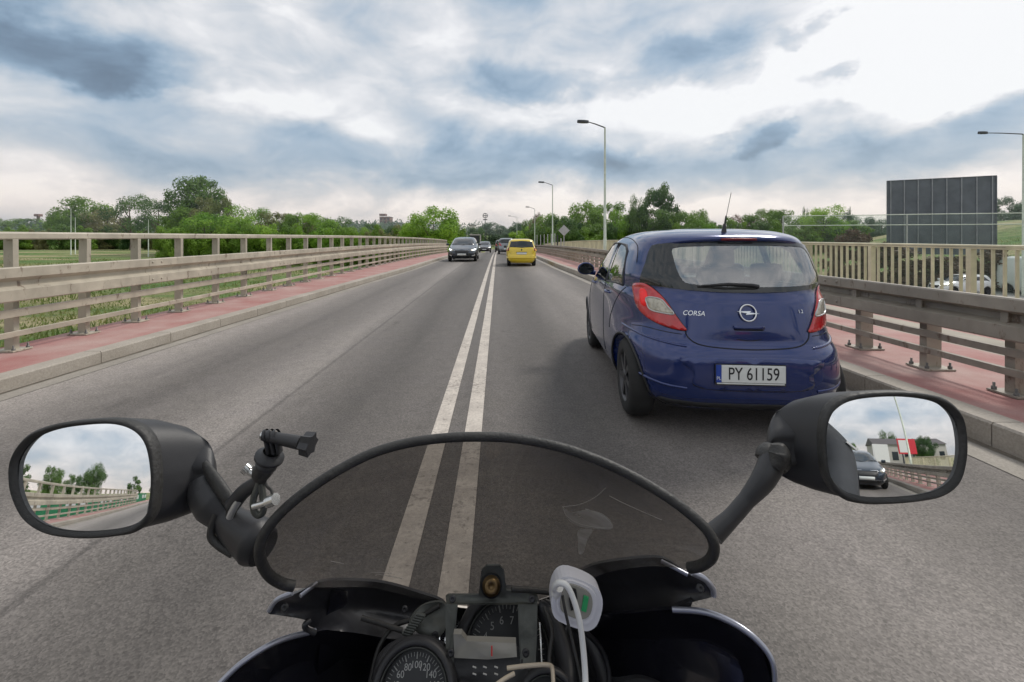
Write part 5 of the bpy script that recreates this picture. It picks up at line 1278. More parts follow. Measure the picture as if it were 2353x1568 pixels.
# fine scuffs on the screen; the first curves draw in a reflection's outline
mat('scuff', (.40, .38, .35), .8)
BV = BVHTree.FromPolygons([Vector(v) for v in vs], [(j * 61 + i, j * 61 + i + 1, (j + 1) * 61 + i + 1, (j + 1) * 61 + i) for j in range(nr - 1) for i in range(60)])
def onscreen(x, y):
    o = Vector((0, 0, H)); d = (at(x, y, 1) - o).normalized(); h = BV.ray_cast(o, d); return h[0] - d * .001 if h[0] else None
for L_ in ([(1292, 1165), (1330, 1160), (1365, 1145), (1392, 1122)], [(1294, 1166), (1302, 1185), (1330, 1203), (1370, 1212), (1408, 1214)], [(1345, 1170), (1375, 1180), (1402, 1200), (1408, 1214)], [(862, 1322), (880, 1322), (925, 1330)], [(760, 1290), (790, 1296)], [(1400, 1140), (1440, 1160), (1520, 1195)], [(845, 1315), (900, 1318)], [(1155, 1392), (1100, 1402)]):
    q = [onscreen(*p) for p in L_]
    if all(q): mb = MM(); mb.tube(crom(q, 5), .00028, 5); mb.build('scratch', MATS['scuff'], ws)

mat('residue', (.36, .34, .32), .7, 0, .3, 40)
def reflection_patch(pts_):  # pale translucent patch on the screen, a reflection painted as colour
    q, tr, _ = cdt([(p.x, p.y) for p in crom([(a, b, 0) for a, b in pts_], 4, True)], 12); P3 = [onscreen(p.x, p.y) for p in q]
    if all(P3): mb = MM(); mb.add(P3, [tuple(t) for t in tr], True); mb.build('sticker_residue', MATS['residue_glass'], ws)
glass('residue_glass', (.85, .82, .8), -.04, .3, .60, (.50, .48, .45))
reflection_patch([(1293, 1166), (1312, 1178), (1350, 1172), (1385, 1182), (1406, 1202), (1404, 1216), (1370, 1216), (1330, 1210), (1304, 1192)])
reflection_patch([(1330, 1218), (1362, 1218), (1350, 1240), (1340, 1270), (1330, 1272), (1328, 1240)])
# cockpit panels either side and lower fairing
lf = panel('cockpit_panel', 'moto_inner', [(616, 1408, .50), (636, 1378, .50), (680, 1364, .50), (735, 1338, .52), (800, 1334, .56), (880, 1340, .60), (960, 1362, .63), (1022, 1388, .64), (1010, 1440, .62), (930, 1470, .60), (820, 1455, .56), (720, 1443, .53), (700, 1425, .52), (640, 1414, .505)], bulge=-.02)
panel('lower_cockpit_panel', 'moto_gloss', [(722, 1452, .525), (800, 1446, .56), (900, 1462, .60), (985, 1440, .62), (1010, 1480, .62), (990, 1600, .60), (880, 1660, .56), (640, 1680, .48), (470, 1640, .44), (508, 1568, .45), (560, 1520, .465), (640, 1474, .49)], bulge=-.03)
ptube('fairing_edge', 'moto_silver', [(500, 1576, .449), (560, 1520, .464), (640, 1473, .489), (724, 1450, .523)], .0028)
ptube('fairing_edge', 'moto_silver', [(690, 1370, .499), (709, 1355, .508), (728, 1341, .518)], .0022, sm=2)
ptube('fairing_edge', 'moto_plastic', [(724, 1455, .52), (706, 1448, .515), (700, 1436, .51), (712, 1428, .515)], .003)
rf = panel('cockpit_panel', 'moto_inner', [(1290, 1352, .63), (1350, 1304, .60), (1440, 1286, .55), (1525, 1284, .51), (1580, 1318, .495), (1625, 1332, .49), (1642, 1360, .49), (1636, 1372, .49), (1592, 1384, .50), (1550, 1400, .51), (1480, 1425, .55), (1380, 1440, .61), (1300, 1440, .63)], bulge=-.02)
panel('lower_cockpit_panel', 'moto_gloss', [(1545, 1401, .50), (1620, 1408, .49), (1690, 1436, .47), (1745, 1478, .455), (1778, 1530, .445), (1780, 1600, .44), (1700, 1690, .45), (1480, 1690, .50), (1340, 1640, .56), (1290, 1500, .60), (1330, 1420, .62), (1440, 1410, .56)], bulge=-.03)
ptube('fairing_edge', 'moto_silver', [(1545, 1401, .499), (1620, 1407, .488), (1690, 1435, .469), (1745, 1477, .454), (1776, 1525, .444), (1781, 1590, .438)], [.003, .0032, .003, .0022])
ptube('fairing_edge', 'moto_silver', [(1520, 1290, .509), (1550, 1305, .50), (1580, 1321, .494)], .0022, sm=2)
ptube('fairing_edge', 'moto_silver', [(1590, 1316, .488), (1618, 1330, .486), (1637, 1352, .486), (1640, 1368, .488)], .0032)
ptube('fairing_edge', 'moto_silver', [(618, 1404, .497), (636, 1379, .497), (672, 1363, .497)], .0026)
panel('panel_tab', 'moto_plastic', [(1550, 1396, .503), (1592, 1380, .498), (1588, 1394, .499), (1560, 1404, .502)], closed_smooth=False, step=30)
# outer fairing skin: from the panel edges forward to the nose
def skin(name, m, edges, parent=None):
    rows = [resamp(crom(e, 6), 33) for e in edges]; rows2 = []
    cols = [crom([r[i] for r in rows], 5) for i in range(33)]; k = len(cols[0])
    mb = MM(); mb.add([cols[i][j] for j in range(k) for i in range(33)], [(j * 33 + i, j * 33 + i + 1, (j + 1) * 33 + i + 1, (j + 1) * 33 + i) for j in range(k - 1) for i in range(32)], True)
    return mb.build(name, MATS[m], parent)
e0 = [at(508, 1568, .453), at(560, 1520, .468), at(640, 1474, .493), at(722, 1452, .527)]
e0r = [at(1780, 1600, .443), at(1745, 1480, .457), at(1690, 1438, .472), at(1560, 1404, .51)]
for sx, ee in ((-1, e0), (1, e0r)):
    w = ee[0].x * sx
    skin('side_fairing', 'moto_gloss', [ee, [Vector((sx * .245, .50, .80)), Vector((sx * .245, .58, .78)), Vector((sx * .21, .66, .75)), Vector((sx * .15, .72, .73))], [Vector((sx * .23, .48, .60)), Vector((sx * .23, .60, .57)), Vector((sx * .19, .70, .58)), Vector((sx * .12, .77, .62))], [Vector((sx * .20, .45, .42)), Vector((sx * .20, .58, .38)), Vector((sx * .16, .66, .42)), Vector((sx * .10, .70, .50))]])
skin('nose_fairing', 'moto_gloss', [[B[4] + Vector((0, .035, -.03)), B[15] + Vector((0, .03, -.03)), B[30] + Vector((0, .03, -.03)), B[45] + Vector((0, .03, -.03)), B[56] + Vector((0, .035, -.03))],
      [Vector((-.22, .56, .84)), Vector((-.13, .68, .79)), Vector((0, .74, .755)), Vector((.13, .68, .79)), Vector((.23, .56, .84))],
      [Vector((-.17, .66, .72)), Vector((-.10, .78, .68)), Vector((0, .83, .66)), Vector((.10, .78, .68)), Vector((.17, .66, .72))],
      [Vector((-.12, .68, .60)), Vector((-.08, .76, .58)), Vector((0, .79, .57)), Vector((.08, .76, .58)), Vector((.12, .68, .60))]])
# dark inner tub closing the cockpit
mb = MM(); mb.tube([(-.005, .58, .77), (-.005, .57, .68), (-.005, .56, .58)], [.15, .17, .17], 24); mb.build('cockpit_tub', MATS['moto_plastic'])

# instruments
def dial(c, r, nrm, name, parent=None):
    """gauge: housing ring, face, rim"""
    g = empty(name); g.parent = moto; g.location = c - MO
    q = nrm.to_track_quat('Z', 'Y').to_matrix()
    class L_(MB): pass
    mb = MB(); mb.lathe([(r * 1.30, -.05), (r * 1.34, .004), (r * 1.28, .016), (r * 1.12, .020), (r * 1.04, .012), (r, .0)], (0, 0, 0), nrm, 48); mb.build('housing', MATS['moto_plastic'], g)
    mb = MB(); mb.lathe([(r * 1.05, .013), (r * 1.03, .0165), (r * 1.0, .013)], (0, 0, 0), nrm, 48); mb.build('bezel', MATS['bracket_metal'], g)
    mb = MB(); mb.lathe([(r * 1.02, .001), (0, .001)], (0, 0, 0), nrm, 48); mb.build('dial_face', MATS['gauge_face'], g)
    return g, q
nrm = Vector((0, -.86, .78)).normalized()
# speedometer
cs = at(952, 1592, .505); rs = .0365
g, q = dial(cs, rs, nrm, 'speedometer')
yax = Vector((0, 0, 1)) - nrm * nrm.z; yax.normalize(); xax = yax.cross(nrm)
def facept(c, ang, rr, off=.002): return xax * math.cos(ang) * rr + yax * math.sin(ang) * rr + nrm * off
MR_ = Matrix((xax, yax, nrm)).transposed().to_4x4()
for i in range(41):
    a = R(215 - i * 250 / 40); L0 = .82 if i % 4 else .76; mb = MB(); mb.tube([facept(cs, a, rs * L0), facept(cs, a, rs * .92)], .0004 if i % 4 else .0007, 4); mb.build('tick', MATS['gauge_white'], g)
for i in range(11):
    v = 20 * i; a = R(215 - i * 25)
    # dial numerals
    cu = bpy.data.curves.new('numeral', 'FONT'); cu.body = str(v); cu.size = .0088; cu.extrude = .0002; cu.align_x = 'CENTER'; cu.align_y = 'CENTER'; cu.materials.append(MATS['gauge_white'])
    o = bpy.data.objects.new('numeral', cu); COL.objects.link(o); o.parent = g; o.matrix_local = Matrix.Translation(facept(cs, a, rs * .62, .002)) @ MR_
    o.rotation_mode = 'XYZ'; to_mesh(o)
mb = MB(); mb.tube([facept(cs, 0, 0, .003), facept(cs, R(215), rs * .8, .003)], [.0012, .0004], 5); mb.lathe([(.004, .002), (.004, .005), (0, .006)], (0, 0, 0), nrm, 16); mb.build('needle', MATS['gauge_red'], g)
# tachometer, behind the bracket
ct = at(1165, 1500, .585); rt_ = .052
g, q = dial(ct, rt_, nrm, 'tachometer')
for i in range(45):
    a = R(225 - i * 270 / 44); L0 = .84 if i % 4 else .78; mb = MB(); mb.tube([facept(ct, a, rt_ * L0), facept(ct, a, rt_ * .93)], .0005 if i % 4 else .0009, 4); mb.build('tick', MATS['gauge_white'], g)
for i in range(12):
    a = R(225 - i * 270 / 11); cu = bpy.data.curves.new('numeral', 'FONT'); cu.body = str(i + 1); cu.size = .012; cu.extrude = .0002; cu.align_x = 'CENTER'; cu.align_y = 'CENTER'; cu.materials.append(MATS['gauge_white'])
    o = bpy.data.objects.new('numeral', cu); COL.objects.link(o); o.parent = g; o.matrix_local = Matrix.Translation(facept(ct, a, rt_ * .62, .002)) @ MR_; to_mesh(o)
mb = MB(); mb.tube([facept(ct, 0, 0, .003), facept(ct, R(200), rt_ * .8, .003)], [.0014, .0005], 5); mb.build('needle', MATS['gauge_red'], g)
# small right gauge housing arc
cr_ = at(1258, 1640, .50); g, q = dial(cr_, .030, nrm, 'temperature_gauge')
# display
panel('display', 'lcd_grey', [(1042, 1458, .53), (1060, 1458, .53), (1072, 1474, .53), (1186, 1478, .53), (1188, 1510, .52), (1120, 1516, .52), (1044, 1512, .52)], closed_smooth=False, step=30, thick=.01)
ptube('display_mark', 'gauge_red', [(1130, 1484, .52), (1130, 1508, .515)], .0009, sm=1)
panel('instrument_console', 'moto_plastic', [(1036, 1512, .53), (1190, 1512, .53), (1214, 1530, .52), (1216, 1660, .47), (1040, 1660, .47)], closed_smooth=False, step=40, thick=.02)
for k, (y, t_) in enumerate(((1532, '20'), (1548, '10'))):
    for x in (1086, 1110, 1136): ptube('console_mark', 'gauge_white', [(x, y, .507 - (y - 1530) * .0005), (x + 8, y + 3, .507 - (y - 1530) * .0005)], .0008, sm=1)
# phone or navigation bracket: flat bar, two legs, rear tab with a bolt
b = panel('bracket', 'bracket_metal', [(1024, 1372, .575), (1030, 1368, .575), (1100, 1368, .575), (1106, 1312, .58), (1118, 1300, .58), (1148, 1300, .58), (1158, 1312, .58), (1164, 1358, .575), (1232, 1362, .575), (1236, 1372, .57), (1234, 1390, .565), (1026, 1390, .565)], closed_smooth=False, step=20, thick=.004)
panel('bracket_leg', 'bracket_metal', [(1024, 1389, .565), (1052, 1389, .565), (1046, 1450, .545), (1042, 1530, .52), (1024, 1530, .52)], closed_smooth=False, step=30, thick=.005, parent=None)
panel('bracket_leg', 'bracket_metal', [(1190, 1389, .565), (1235, 1389, .565), (1234, 1460, .545), (1230, 1540, .52), (1196, 1540, .52), (1192, 1460, .545)], closed_smooth=False, step=30, thick=.005)
pb = at(1129, 1346, .574)
mb = MM(); mb.lathe([(.0115, 0), (.0115, .002), (.0088, .0025), (.0088, .006), (.0075, .0072), (.0036, .0072), (.003, .0055), (0, .0055)], pb, (0, -1, .5), 20); mb.build('bracket_bolt', MATS['brass'])
mb = MM(); mb.lathe([(.0135, -.001), (.0135, .001), (.009, .0014)], pb, (0, -1, .5), 20); mb.build('washer', MATS['seam_dark'])
ptube('black_rod', 'rubber_trim', [(1175, 1354, .568), (1215, 1356, .57), (1275, 1362, .575)], .0034, sm=2)
ptube('housing_arc', 'moto_plastic', [(1238, 1392, .575), (1262, 1420, .565), (1285, 1470, .55), (1300, 1530, .53), (1306, 1600, .50)], [.010, .013, .014, .013], flat=.7)
ptube('housing_arc', 'moto_plastic', [(868, 1570, .51), (885, 1520, .53), (930, 1492, .54), (985, 1488, .545), (1018, 1500, .54)], [.010, .014, .014, .010], flat=.8)
panel('cockpit_bracket', 'bracket_metal', [(940, 1428, .565), (965, 1396, .575), (1000, 1384, .58), (1024, 1392, .58), (1026, 1440, .565), (1000, 1470, .555), (960, 1455, .56)], step=16, thick=.004, n=3)
ptube('wiring', 'wire_cream', [(1165, 1536, .50), (1215, 1530, .50), (1262, 1529, .50), (1270, 1545, .49), (1272, 1600, .47)], .0022, sm=6)
ptube('wiring', 'wire_cream', [(1132, 1580, .48), (1160, 1560, .49), (1182, 1548, .495)], .0022, sm=4)
ptube('wiring', 'bolt_bright', [(1240, 1430, .53), (1243, 1480, .52), (1245, 1525, .505)], .0012, sm=4)
for i in range(9): ptube('cable_wrap', 'bracket_metal', [(925 + i * 4, 1455 - i * 5.5, .555), (945 + i * 4, 1460 - i * 5.5, .553)], .0022, sm=1)

# screws, clips and wiring in the cockpit
for (x, y, Yd) in ((655, 1396, .499), (930, 1400, .60), (1000, 1460, .56), (1608, 1352, .487), (1040, 1376, .572), (1222, 1376, .57), (1208, 1500, .52), (1036, 1500, .52)):
    mb = MM(); mb.lathe([(.0042, 0), (.0042, .0016), (.003, .0024), (.0016, .0024), (.0014, .0012), (0, .0012)], at(x, y, Yd - .004), (0, -1, .45), 12); mb.build('screw', MATS['rim_grey' if x in (1040, 1222, 930) else 'moto_plastic'])
ptube('wiring', 'rubber_trim', [(1250, 1395, .56), (1268, 1450, .54), (1262, 1520, .52), (1280, 1600, .49)], .0024, sm=6)
ptube('wiring', 'rubber_trim', [(1010, 1392, .575), (960, 1420, .57), (905, 1440, .565), (870, 1490, .55), (850, 1570, .53)], .0026, sm=6)
ptube('wiring', 'rubber_trim', [(830, 1420, .56), (870, 1432, .56), (925, 1450, .558)], .0030, sm=6)
ptube('wiring', 'seam_dark', [(1330, 1440, .52), (1380, 1490, .53), (1400, 1560, .52), (1380, 1640, .50)], .0030, sm=6)
ptube('dash_edge', 'moto_plastic', [(1250, 1385, .585), (1310, 1420, .58), (1360, 1490, .56), (1390, 1580, .53), (1400, 1650, .50)], [.006, .008, .009, .009], flat=.6)
panel('dash_cover', 'moto_plastic', [(1305, 1440, .60), (1345, 1480, .58), (1400, 1560, .55), (1480, 1560, .53), (1540, 1600, .50), (1500, 1690, .46), (1310, 1690, .47), (1290, 1560, .52)], step=24, thick=.006, bulge=.004)

# mirrors
def mirror(name_side, glass_o, rim_o, ctr, dout, Yc, house, bulge, roc):
    g = empty('mirror'); g.parent = moto; c = at(ctr[0], ctr[1], Yc); g.location = c - MO
    if name_side < 0: g['label'] = 'left mirror showing the railing and sky'
    else: g['label'] = 'right mirror showing the road behind'
    tocam = (Vector((0, 0, H)) - c).normalized(); n = (tocam + Vector(dout).normalized()).normalized()
    def onplane(x, y, off=0.0):
        d = (at(x, y, 1) - Vector((0, 0, H))); o = Vector((0, 0, H)); t = (c + n * off - o).dot(n) / d.dot(n); return o + d * t
    rimc = [(v.x, v.y) for v in crom([(p[0], p[1], 0) for p in rim_o], 6, True)]; glc = [(v.x, v.y) for v in crom([(p[0], p[1], 0) for p in glass_o], 6, True)]
    # glass, slightly convex
    P2, tris, _ = cdt(glc, 9); rel = []
    for p in P2:
        w = onplane(p.x, p.y); r2 = (w - c).length_squared; rel.append(w - n * (r2 / (2 * roc) - .001) - c)
    mb = MB(); mb.add(rel, [tuple(t) for t in tris], True); go = mb.build('mirror_glass', MATS['mirror_silver'], g)
    me = go.data; nl = []
    for v in me.vertices:
        w = Vector(v.co) ; lat = w - n * w.dot(n); nl.append((n + lat / roc).normalized())
    if me.polygons[0].normal.dot(n) < 0:
        me.flip_normals()
    me.normals_split_custom_set_from_vertices(nl)
    # rim: ring between glass outline and rim outline, standing slightly proud
    k = len(rimc); A_ = [onplane(*p) - c for p in glc]; B_ = [onplane(*p) - c for p in rimc]
    mid = [(a + b) / 2 + n * .005 for a, b in zip(A_, B_)]; Bf = [b + n * .001 for b in B_]; Bb = [b - n * .012 for b in B_]; Ai = [a - n * .002 for a in A_]
    mb = MB(); L4 = Ai + mid + Bf + Bb; mb.add(L4, [(r_ * k + i, r_ * k + (i + 1) % k, (r_ + 1) * k + (i + 1) % k, (r_ + 1) * k + i) for r_ in range(3) for i in range(k)], True); mb.build('mirror_rim', MATS['rubber_trim'], g)
    # housing: loft from the rim towards the stalk end, plus a domed back
    apex = at(*house[0]) - c; shift = at(*house[1]) - c
    rows = [Bb]; T = (.18, .36, .54, .70, .83, .92, .97, 1.0)
    for t in T:
        sc = (1 - t ** house[2]) * (1 - house[3]) + house[3]
        cen = shift.lerp(apex, t) if t > .5 else (Vector((0, 0, 0)).lerp(shift, t / .5 * 1.0) if False else Vector((0, 0, 0)).lerp(apex, t ** 1.0))
        cb = sum(Bb, Vector()) / k
        rows.append([cb.lerp(apex, t) + (b - cb) * sc - n * (.03 * math.sin(PI * min(1, t * 1.1))) for b in Bb])
    mb = MB(); vs_ = [v for r_ in rows for v in r_]; nr_ = len(rows)
    mb.add(vs_, [(r_ * k + i, r_ * k + (i + 1) % k, (r_ + 1) * k + (i + 1) % k, (r_ + 1) * k + i) for r_ in range(nr_ - 1) for i in range(k)], True); mb.add(rows[-1], [tuple(range(k))[::-1]])
    mb.build('mirror_housing', MATS['moto_plastic'], g)
    return g, c, n
gl_l = [(38, 1100), (42, 1055), (75, 1012), (130, 988), (200, 977), (262, 976), (306, 992), (332, 1025), (345, 1080), (345, 1130), (338, 1175), (310, 1205), (262, 1217), (190, 1221), (120, 1212), (72, 1185), (48, 1145)]
rm_l = [(22, 1105), (28, 1050), (66, 1000), (126, 975), (200, 965), (272, 964), (322, 982), (350, 1020), (359, 1080), (358, 1135), (350, 1185), (318, 1220), (266, 1232), (190, 1237), (110, 1227), (58, 1196), (32, 1150)]
gl_r = [(1898, 1030), (1902, 975), (1925, 940), (1965, 920), (2040, 912), (2110, 916), (2160, 930), (2195, 962), (2206, 1010), (2203, 1060), (2188, 1100), (2155, 1125), (2105, 1138), (2040, 1143), (1985, 1142), (1940, 1128), (1908, 1090)]
rm_r = [(1890, 1030), (1893, 968), (1915, 926), (1960, 906), (2040, 899), (2118, 903), (2172, 918), (2210, 955), (2221, 1010), (2218, 1066), (2202, 1112), (2165, 1140), (2110, 1152), (2040, 1158), (1978, 1157), (1930, 1142), (1898, 1095)]
mirror(-1, gl_l, rm_l, (195, 1100), (-.42, -.90, .055), .455, ((470, 1105, .50), (300, 1100, .5), 1.9, .13), 0, .62)
mirror(1, gl_r, rm_r, (2055, 1028), (.30, -.95, .045), .455, ((1795, 1035, .50), (1900, 1030, .5), 1.9, .17), 0, .60)
# stalks
ptube('mirror_stalk', 'moto_plastic', [(1782, 1040, .50), (1775, 1060, .495), (1752, 1105, .485), (1715, 1150, .48), (1680, 1190, .475), (1640, 1228, .47)], [.014, .017, .0145, .0105, .0105, .013], n=16, flat=.75)
ptube('stalk_collar', 'rubber_trim', [(1785, 1040, .50), (1776, 1054, .497), (1770, 1066, .495)], [.015, .0175, .016], n=16, sm=4)
ptube('mirror_stalk', 'moto_plastic', [(462, 1100, .495), (470, 1130, .49), (490, 1160, .485), (520, 1190, .48), (545, 1215, .475), (588, 1245, .465), (605, 1262, .46)], [.013, .020, .022, .017, .021, .026, .020], n=16, flat=.8)
ptube('stalk_boot', 'rubber_trim', [(470, 1062, .49), (478, 1080, .487), (505, 1120, .478), (532, 1165, .47), (520, 1200, .47)], [.003, .007, .009, .008, .005], n=10, flat=.6)
ptube('stalk_bolt', 'silver_trim', [(548, 1150, .455), (535, 1172, .455), (528, 1188, .457)], .0035, sm=3)
ptube('stalk_bracket', 'rubber_trim', [(498, 1180, .47), (487, 1210, .468), (486, 1235, .466), (505, 1255, .464), (535, 1274, .462)], .004, n=8, sm=4)
ptube('stalk_boot', 'rubber_trim', [(1785, 1020, .49), (1790, 1045, .487), (1778, 1075, .484)], [.006, .012, .008], n=10)

# rest of the machine, below and beside the view
mb = MM(); mb.lathe([(.30, -.055), (.315, -.03), (.318, 0), (.315, .03), (.30, .055), (.235, .045), (.235, -.045), (.30, -.055)], (0, .80, .318), (1, 0, 0), 48); fw = mb.build('front_wheel', MATS['rubber'])
mb = MM(); mb.lathe([(.238, -.04), (.22, -.02), (.22, .02), (.238, .04)], (0, .80, .318), (1, 0, 0), 40)
for k in range(5):
    m_ = Matrix.Rotation(k * 2 * PI / 5, 3, 'X'); mb.box(Vector((0, .80, .318)) + m_ @ Vector((0, 0, .12)), (.03, .035, .21), rot=m_)
mb.tube([(-.07, .80, .318), (.07, .80, .318)], .03, 12); mb.build('rim', MATS['rim_grey'], fw)
for sx in (-1, 1):
    mb = MM(); mb.tube([(sx * .10, .80, .318), (sx * .10, .56, .85)], [.026, .024], 12); mb.build('fork_leg', MATS['bracket_metal'])
    mb = MM(); mb.tube([(sx * .10, .46, .82), (sx * .24, .40, .86), (sx * .36, .30, .955)], [.016, .014, .012], 10); mb.build('handlebar', MATS['moto_plastic'])
    mb = MM(); mb.tube([(sx * .295, .348, .957), (sx * .385, .28, .953)], .019, 14); mb.build('grip', MATS['rubber'])
mb = MM(); pr = crom([(0, .58, .50), (0, .78, .625), (0, .97, .53)], 8); mb.tube(pr, [.05] + [.075] * (len(pr) - 2) + [.03], 14, flat=.55); mb.build('front_mudguard', MATS['moto_blue'])
mb = MM(); mb.tube(crom([(0, .36, .74), (0, .24, .82), (0, .10, .90), (0, -.05, .86), (0, -.12, .80)], 6), [.08] * 3 + [.14] * 14 + [.12] * 4 + [.07] * 4, 20, flat=1.15); mb.build('fuel_tank', MATS['moto_blue'])
mb = MM(); mb.tube(crom([(0, -.08, .80), (0, -.35, .78), (0, -.62, .84), (0, -.95, .90)], 6), [.11] * 8 + [.13] * 6 + [.09] * 5, 16, flat=1.2); mb.build('seat', MATS['rubber'])
mb = MM(); mb.box((0, .1, .50), (.34, .62, .36)); mb.build('engine', MATS['rim_grey'], bevel=.05)
mb = MM(); mb.lathe([(.30, -.08), (.315, -.05), (.318, 0), (.315, .05), (.30, .08), (.235, .06), (.235, -.06), (.30, -.08)], (0, -.50, .318), (1, 0, 0), 48); rw = mb.build('rear_wheel', MATS['rubber'])
mb = MM(); mb.lathe([(.238, -.06), (.03, -.03), (.03, .03), (.238, .06)], (0, -.50, .318), (1, 0, 0), 30); mb.build('rim', MATS['rim_grey'], rw)
mb = MM(); mb.tube([(.14, .0, .42), (.18, -.5, .5), (.20, -.9, .62)], [.04, .05, .055], 14); mb.build('exhaust_pipe', MATS['rim_grey'])
mb = MM(); mb.box((0, .815, .66), (.18, .05, .07)); mb.build('headlamp', MATS['headlamp_glow'], bevel=.02)

# ------------------------------------------------------------------ things carried on the machine
# action camera clamp on the left mirror stalk
ck = empty('camera_clamp', at(570, 1170, .45), 0, 'black action camera clamp with silver bolts on the left mirror stalk', 'camera mount'); CO = ck.location.copy()
def ctube(name, m, pts, r, n=12, sm=1, flat=1.0, parent=None):
    P = [at(*p) - CO for p in pts]; P = crom(P, sm) if sm > 1 else P; mb = MB()
    rr = [float(np.interp(i / (len(P) - 1), np.linspace(0, 1, len(r)), r)) for i in range(len(P))] if isinstance(r, (list, tuple)) else r
    mb.tube(P, rr, n, flat=flat); return mb.build(name, MATS[m], parent or ck)
ctube('clamp_arm', 'moto_plastic', [(535, 1160, .462), (560, 1130, .458), (592, 1108, .452), (605, 1095, .45)], [.008, .007, .006], sm=4)
ctube('ball_joint', 'rubber_trim', [(597, 1098, .448), (604, 1082, .447), (610, 1070, .446)], [.0075, .010, .0095], 16, sm=4)
mb = MB(); ax = (at(625, 1030, .444) - at(604, 1085, .447)).normalized(); mb.lathe([(.009, -.010), (.0105, -.009), (.0105, -.005), (.0085, -.004), (.0085, -.001), (.0138, .0), (.0138, .003), (.009, .004), (.008, .008)], at(618, 1054, .445) - CO, ax, 28); mb.build('mount_disc', MATS['moto_plastic'], ck)
for k in range(3):
    x = 612 + k * 12; mb = MB()
    c0 = at(x + 7, 1040, .444) - CO; c1 = at(x, 1002, .443) - CO
    mb.tube([c0, c1], .0052, 12, flat=.42); mb.lathe([(.0066, -.0012), (.0066, .0012)], c1, (1, .05, .35), 16); mb.build('mount_prong', MATS['moto_plastic'], ck)
ctube('thumb_screw', 'moto_plastic', [(606, 1001, .443), (640, 1008, .441), (690, 1018, .438)], [.005, .0055, .0065], 12)
mb = MB(); cc = at(704, 1020, .437) - CO; axs = (at(704, 1020, .437) - at(640, 1008, .441)).normalized(); qm = axs.to_track_quat('Z', 'Y').to_matrix()
rg = [Vector((math.cos(a) * (.0105 if k % 2 == 0 else .0075), math.sin(a) * (.0105 if k % 2 == 0 else .0075), 0)) for k, a in enumerate([i * PI / 6 for i in range(12)])]
mb.add([cc + qm @ (v + Vector((0, 0, -.004))) for v in rg] + [cc + qm @ (v * 1.1 + Vector((0, 0, .006))) for v in rg], [(i, (i + 1) % 12, 12 + (i + 1) % 12, 12 + i) for i in range(12)] + [tuple(range(12))[::-1], tuple(range(12, 24))]); mb.build('thumb_screw_head', MATS['moto_plastic'], ck)
ctube('screw_tip', 'bolt_bright', [(600, 1000, .443), (608, 1002, .443)], .0035)
ctube('bolt', 'bolt_bright', [(566, 1078, .447), (578, 1088, .447), (600, 1098, .446)], .0030)
ctube('bolt_head', 'bolt_bright', [(562, 1074, .447), (571, 1082, .447)], .0052, 8)
ctube('clamp_plate', 'bracket_metal', [(602, 1090, .447), (592, 1120, .446), (582, 1150, .445), (585, 1175, .445), (596, 1184, .445), (606, 1172, .445), (604, 1140, .446), (600, 1110, .446)], .0034, 8, 4)
ctube('clamp_bolt', 'bolt_bright', [(583, 1164, .443), (605, 1158, .441), (626, 1150, .438)], .0032)
ctube('clamp_nut', 'bolt_bright', [(616, 1154, .439), (634, 1147, .437)], .0058, 8)
ctube('safety_wire', 'rubber_trim', [(608, 1105, .446), (614, 1118, .444), (624, 1128, .441), (626, 1145, .439)], .0014, 6, 5)
ctube('safety_wire', 'rubber_trim', [(600, 1108, .446), (598, 1125, .445), (600, 1148, .444)], .0014, 6, 5)

# usb charger
uo = at(1328, 1388, .49); us = empty('usb_charger', uo, 0, 'white usb charger with a green socket hanging in the cockpit', 'charger')
def upanel(name, m, pts, thick, step=12, n=3, parent=None, off=0.0):
    C = crom([(p[0], p[1], 0) for p in pts], n, True); P2, tris, _ = cdt([(p.x, p.y) for p in C], step); P3 = [at(p.x, p.y, .49 - off + (p.y - 1388) * -.00012) - uo for p in P2]
    mb = MB(); sheet3(P3, tris, lambda i: Vector((0, thick, -thick * .15)), mb, False); return mb.build(name, MATS[m], parent or us, bevel=.001)
upanel('case', 'charger_white', [(1285, 1332), (1312, 1326), (1362, 1346), (1382, 1368), (1384, 1400), (1372, 1436), (1354, 1450), (1336, 1448), (1284, 1428), (1268, 1402), (1270, 1362)], .022)
upanel('face_rim', 'charger_white', [(1296, 1340), (1316, 1336), (1354, 1352), (1370, 1372), (1371, 1398), (1360, 1426), (1348, 1434), (1330, 1432), (1294, 1418), (1280, 1400), (1282, 1366)], .004, off=.004)
upanel('face', 'lcd_grey', [(1302, 1348), (1318, 1345), (1348, 1358), (1360, 1374), (1361, 1396), (1352, 1418), (1330, 1424), (1300, 1412), (1288, 1398), (1290, 1370)], .003, off=.006)
upanel('socket', 'seam_dark', [(1313, 1352), (1324, 1356), (1327, 1376), (1320, 1402), (1312, 1404), (1308, 1380)], .002, n=1, off=.008)
upanel('socket', 'usb_green', [(1342, 1370), (1353, 1374), (1347, 1408), (1336, 1404)], .002, n=1, step=30, off=.008)
def cable(name, m, pts, r, lab, cat='cable'):
    P = crom([at(*p) for p in pts], 8); o0 = P[0].copy(); mb = MB(); mb.tube([p - o0 for p in P], r, 10); o = mb.build(name, MATS[m]); o.location = o0; return tag(o, lab, cat)
cable('charging_cable', 'cable_white', [(1278, 1362, .475), (1274, 1350, .47), (1284, 1340, .465), (1302, 1346, .462), (1318, 1378, .46), (1332, 1430, .455), (1340, 1490, .45), (1345, 1560, .44), (1346, 1640, .42)], .0030, 'white charging cable looping out of the charger and down to the frame edge')
cable('thin_cable', 'rubber_trim', [(1292, 1368, .474), (1300, 1410, .468), (1312, 1460, .462), (1326, 1520, .452), (1338, 1580, .44), (1342, 1640, .42)], .0016, 'thin dark cable running down beside the white charging cable')
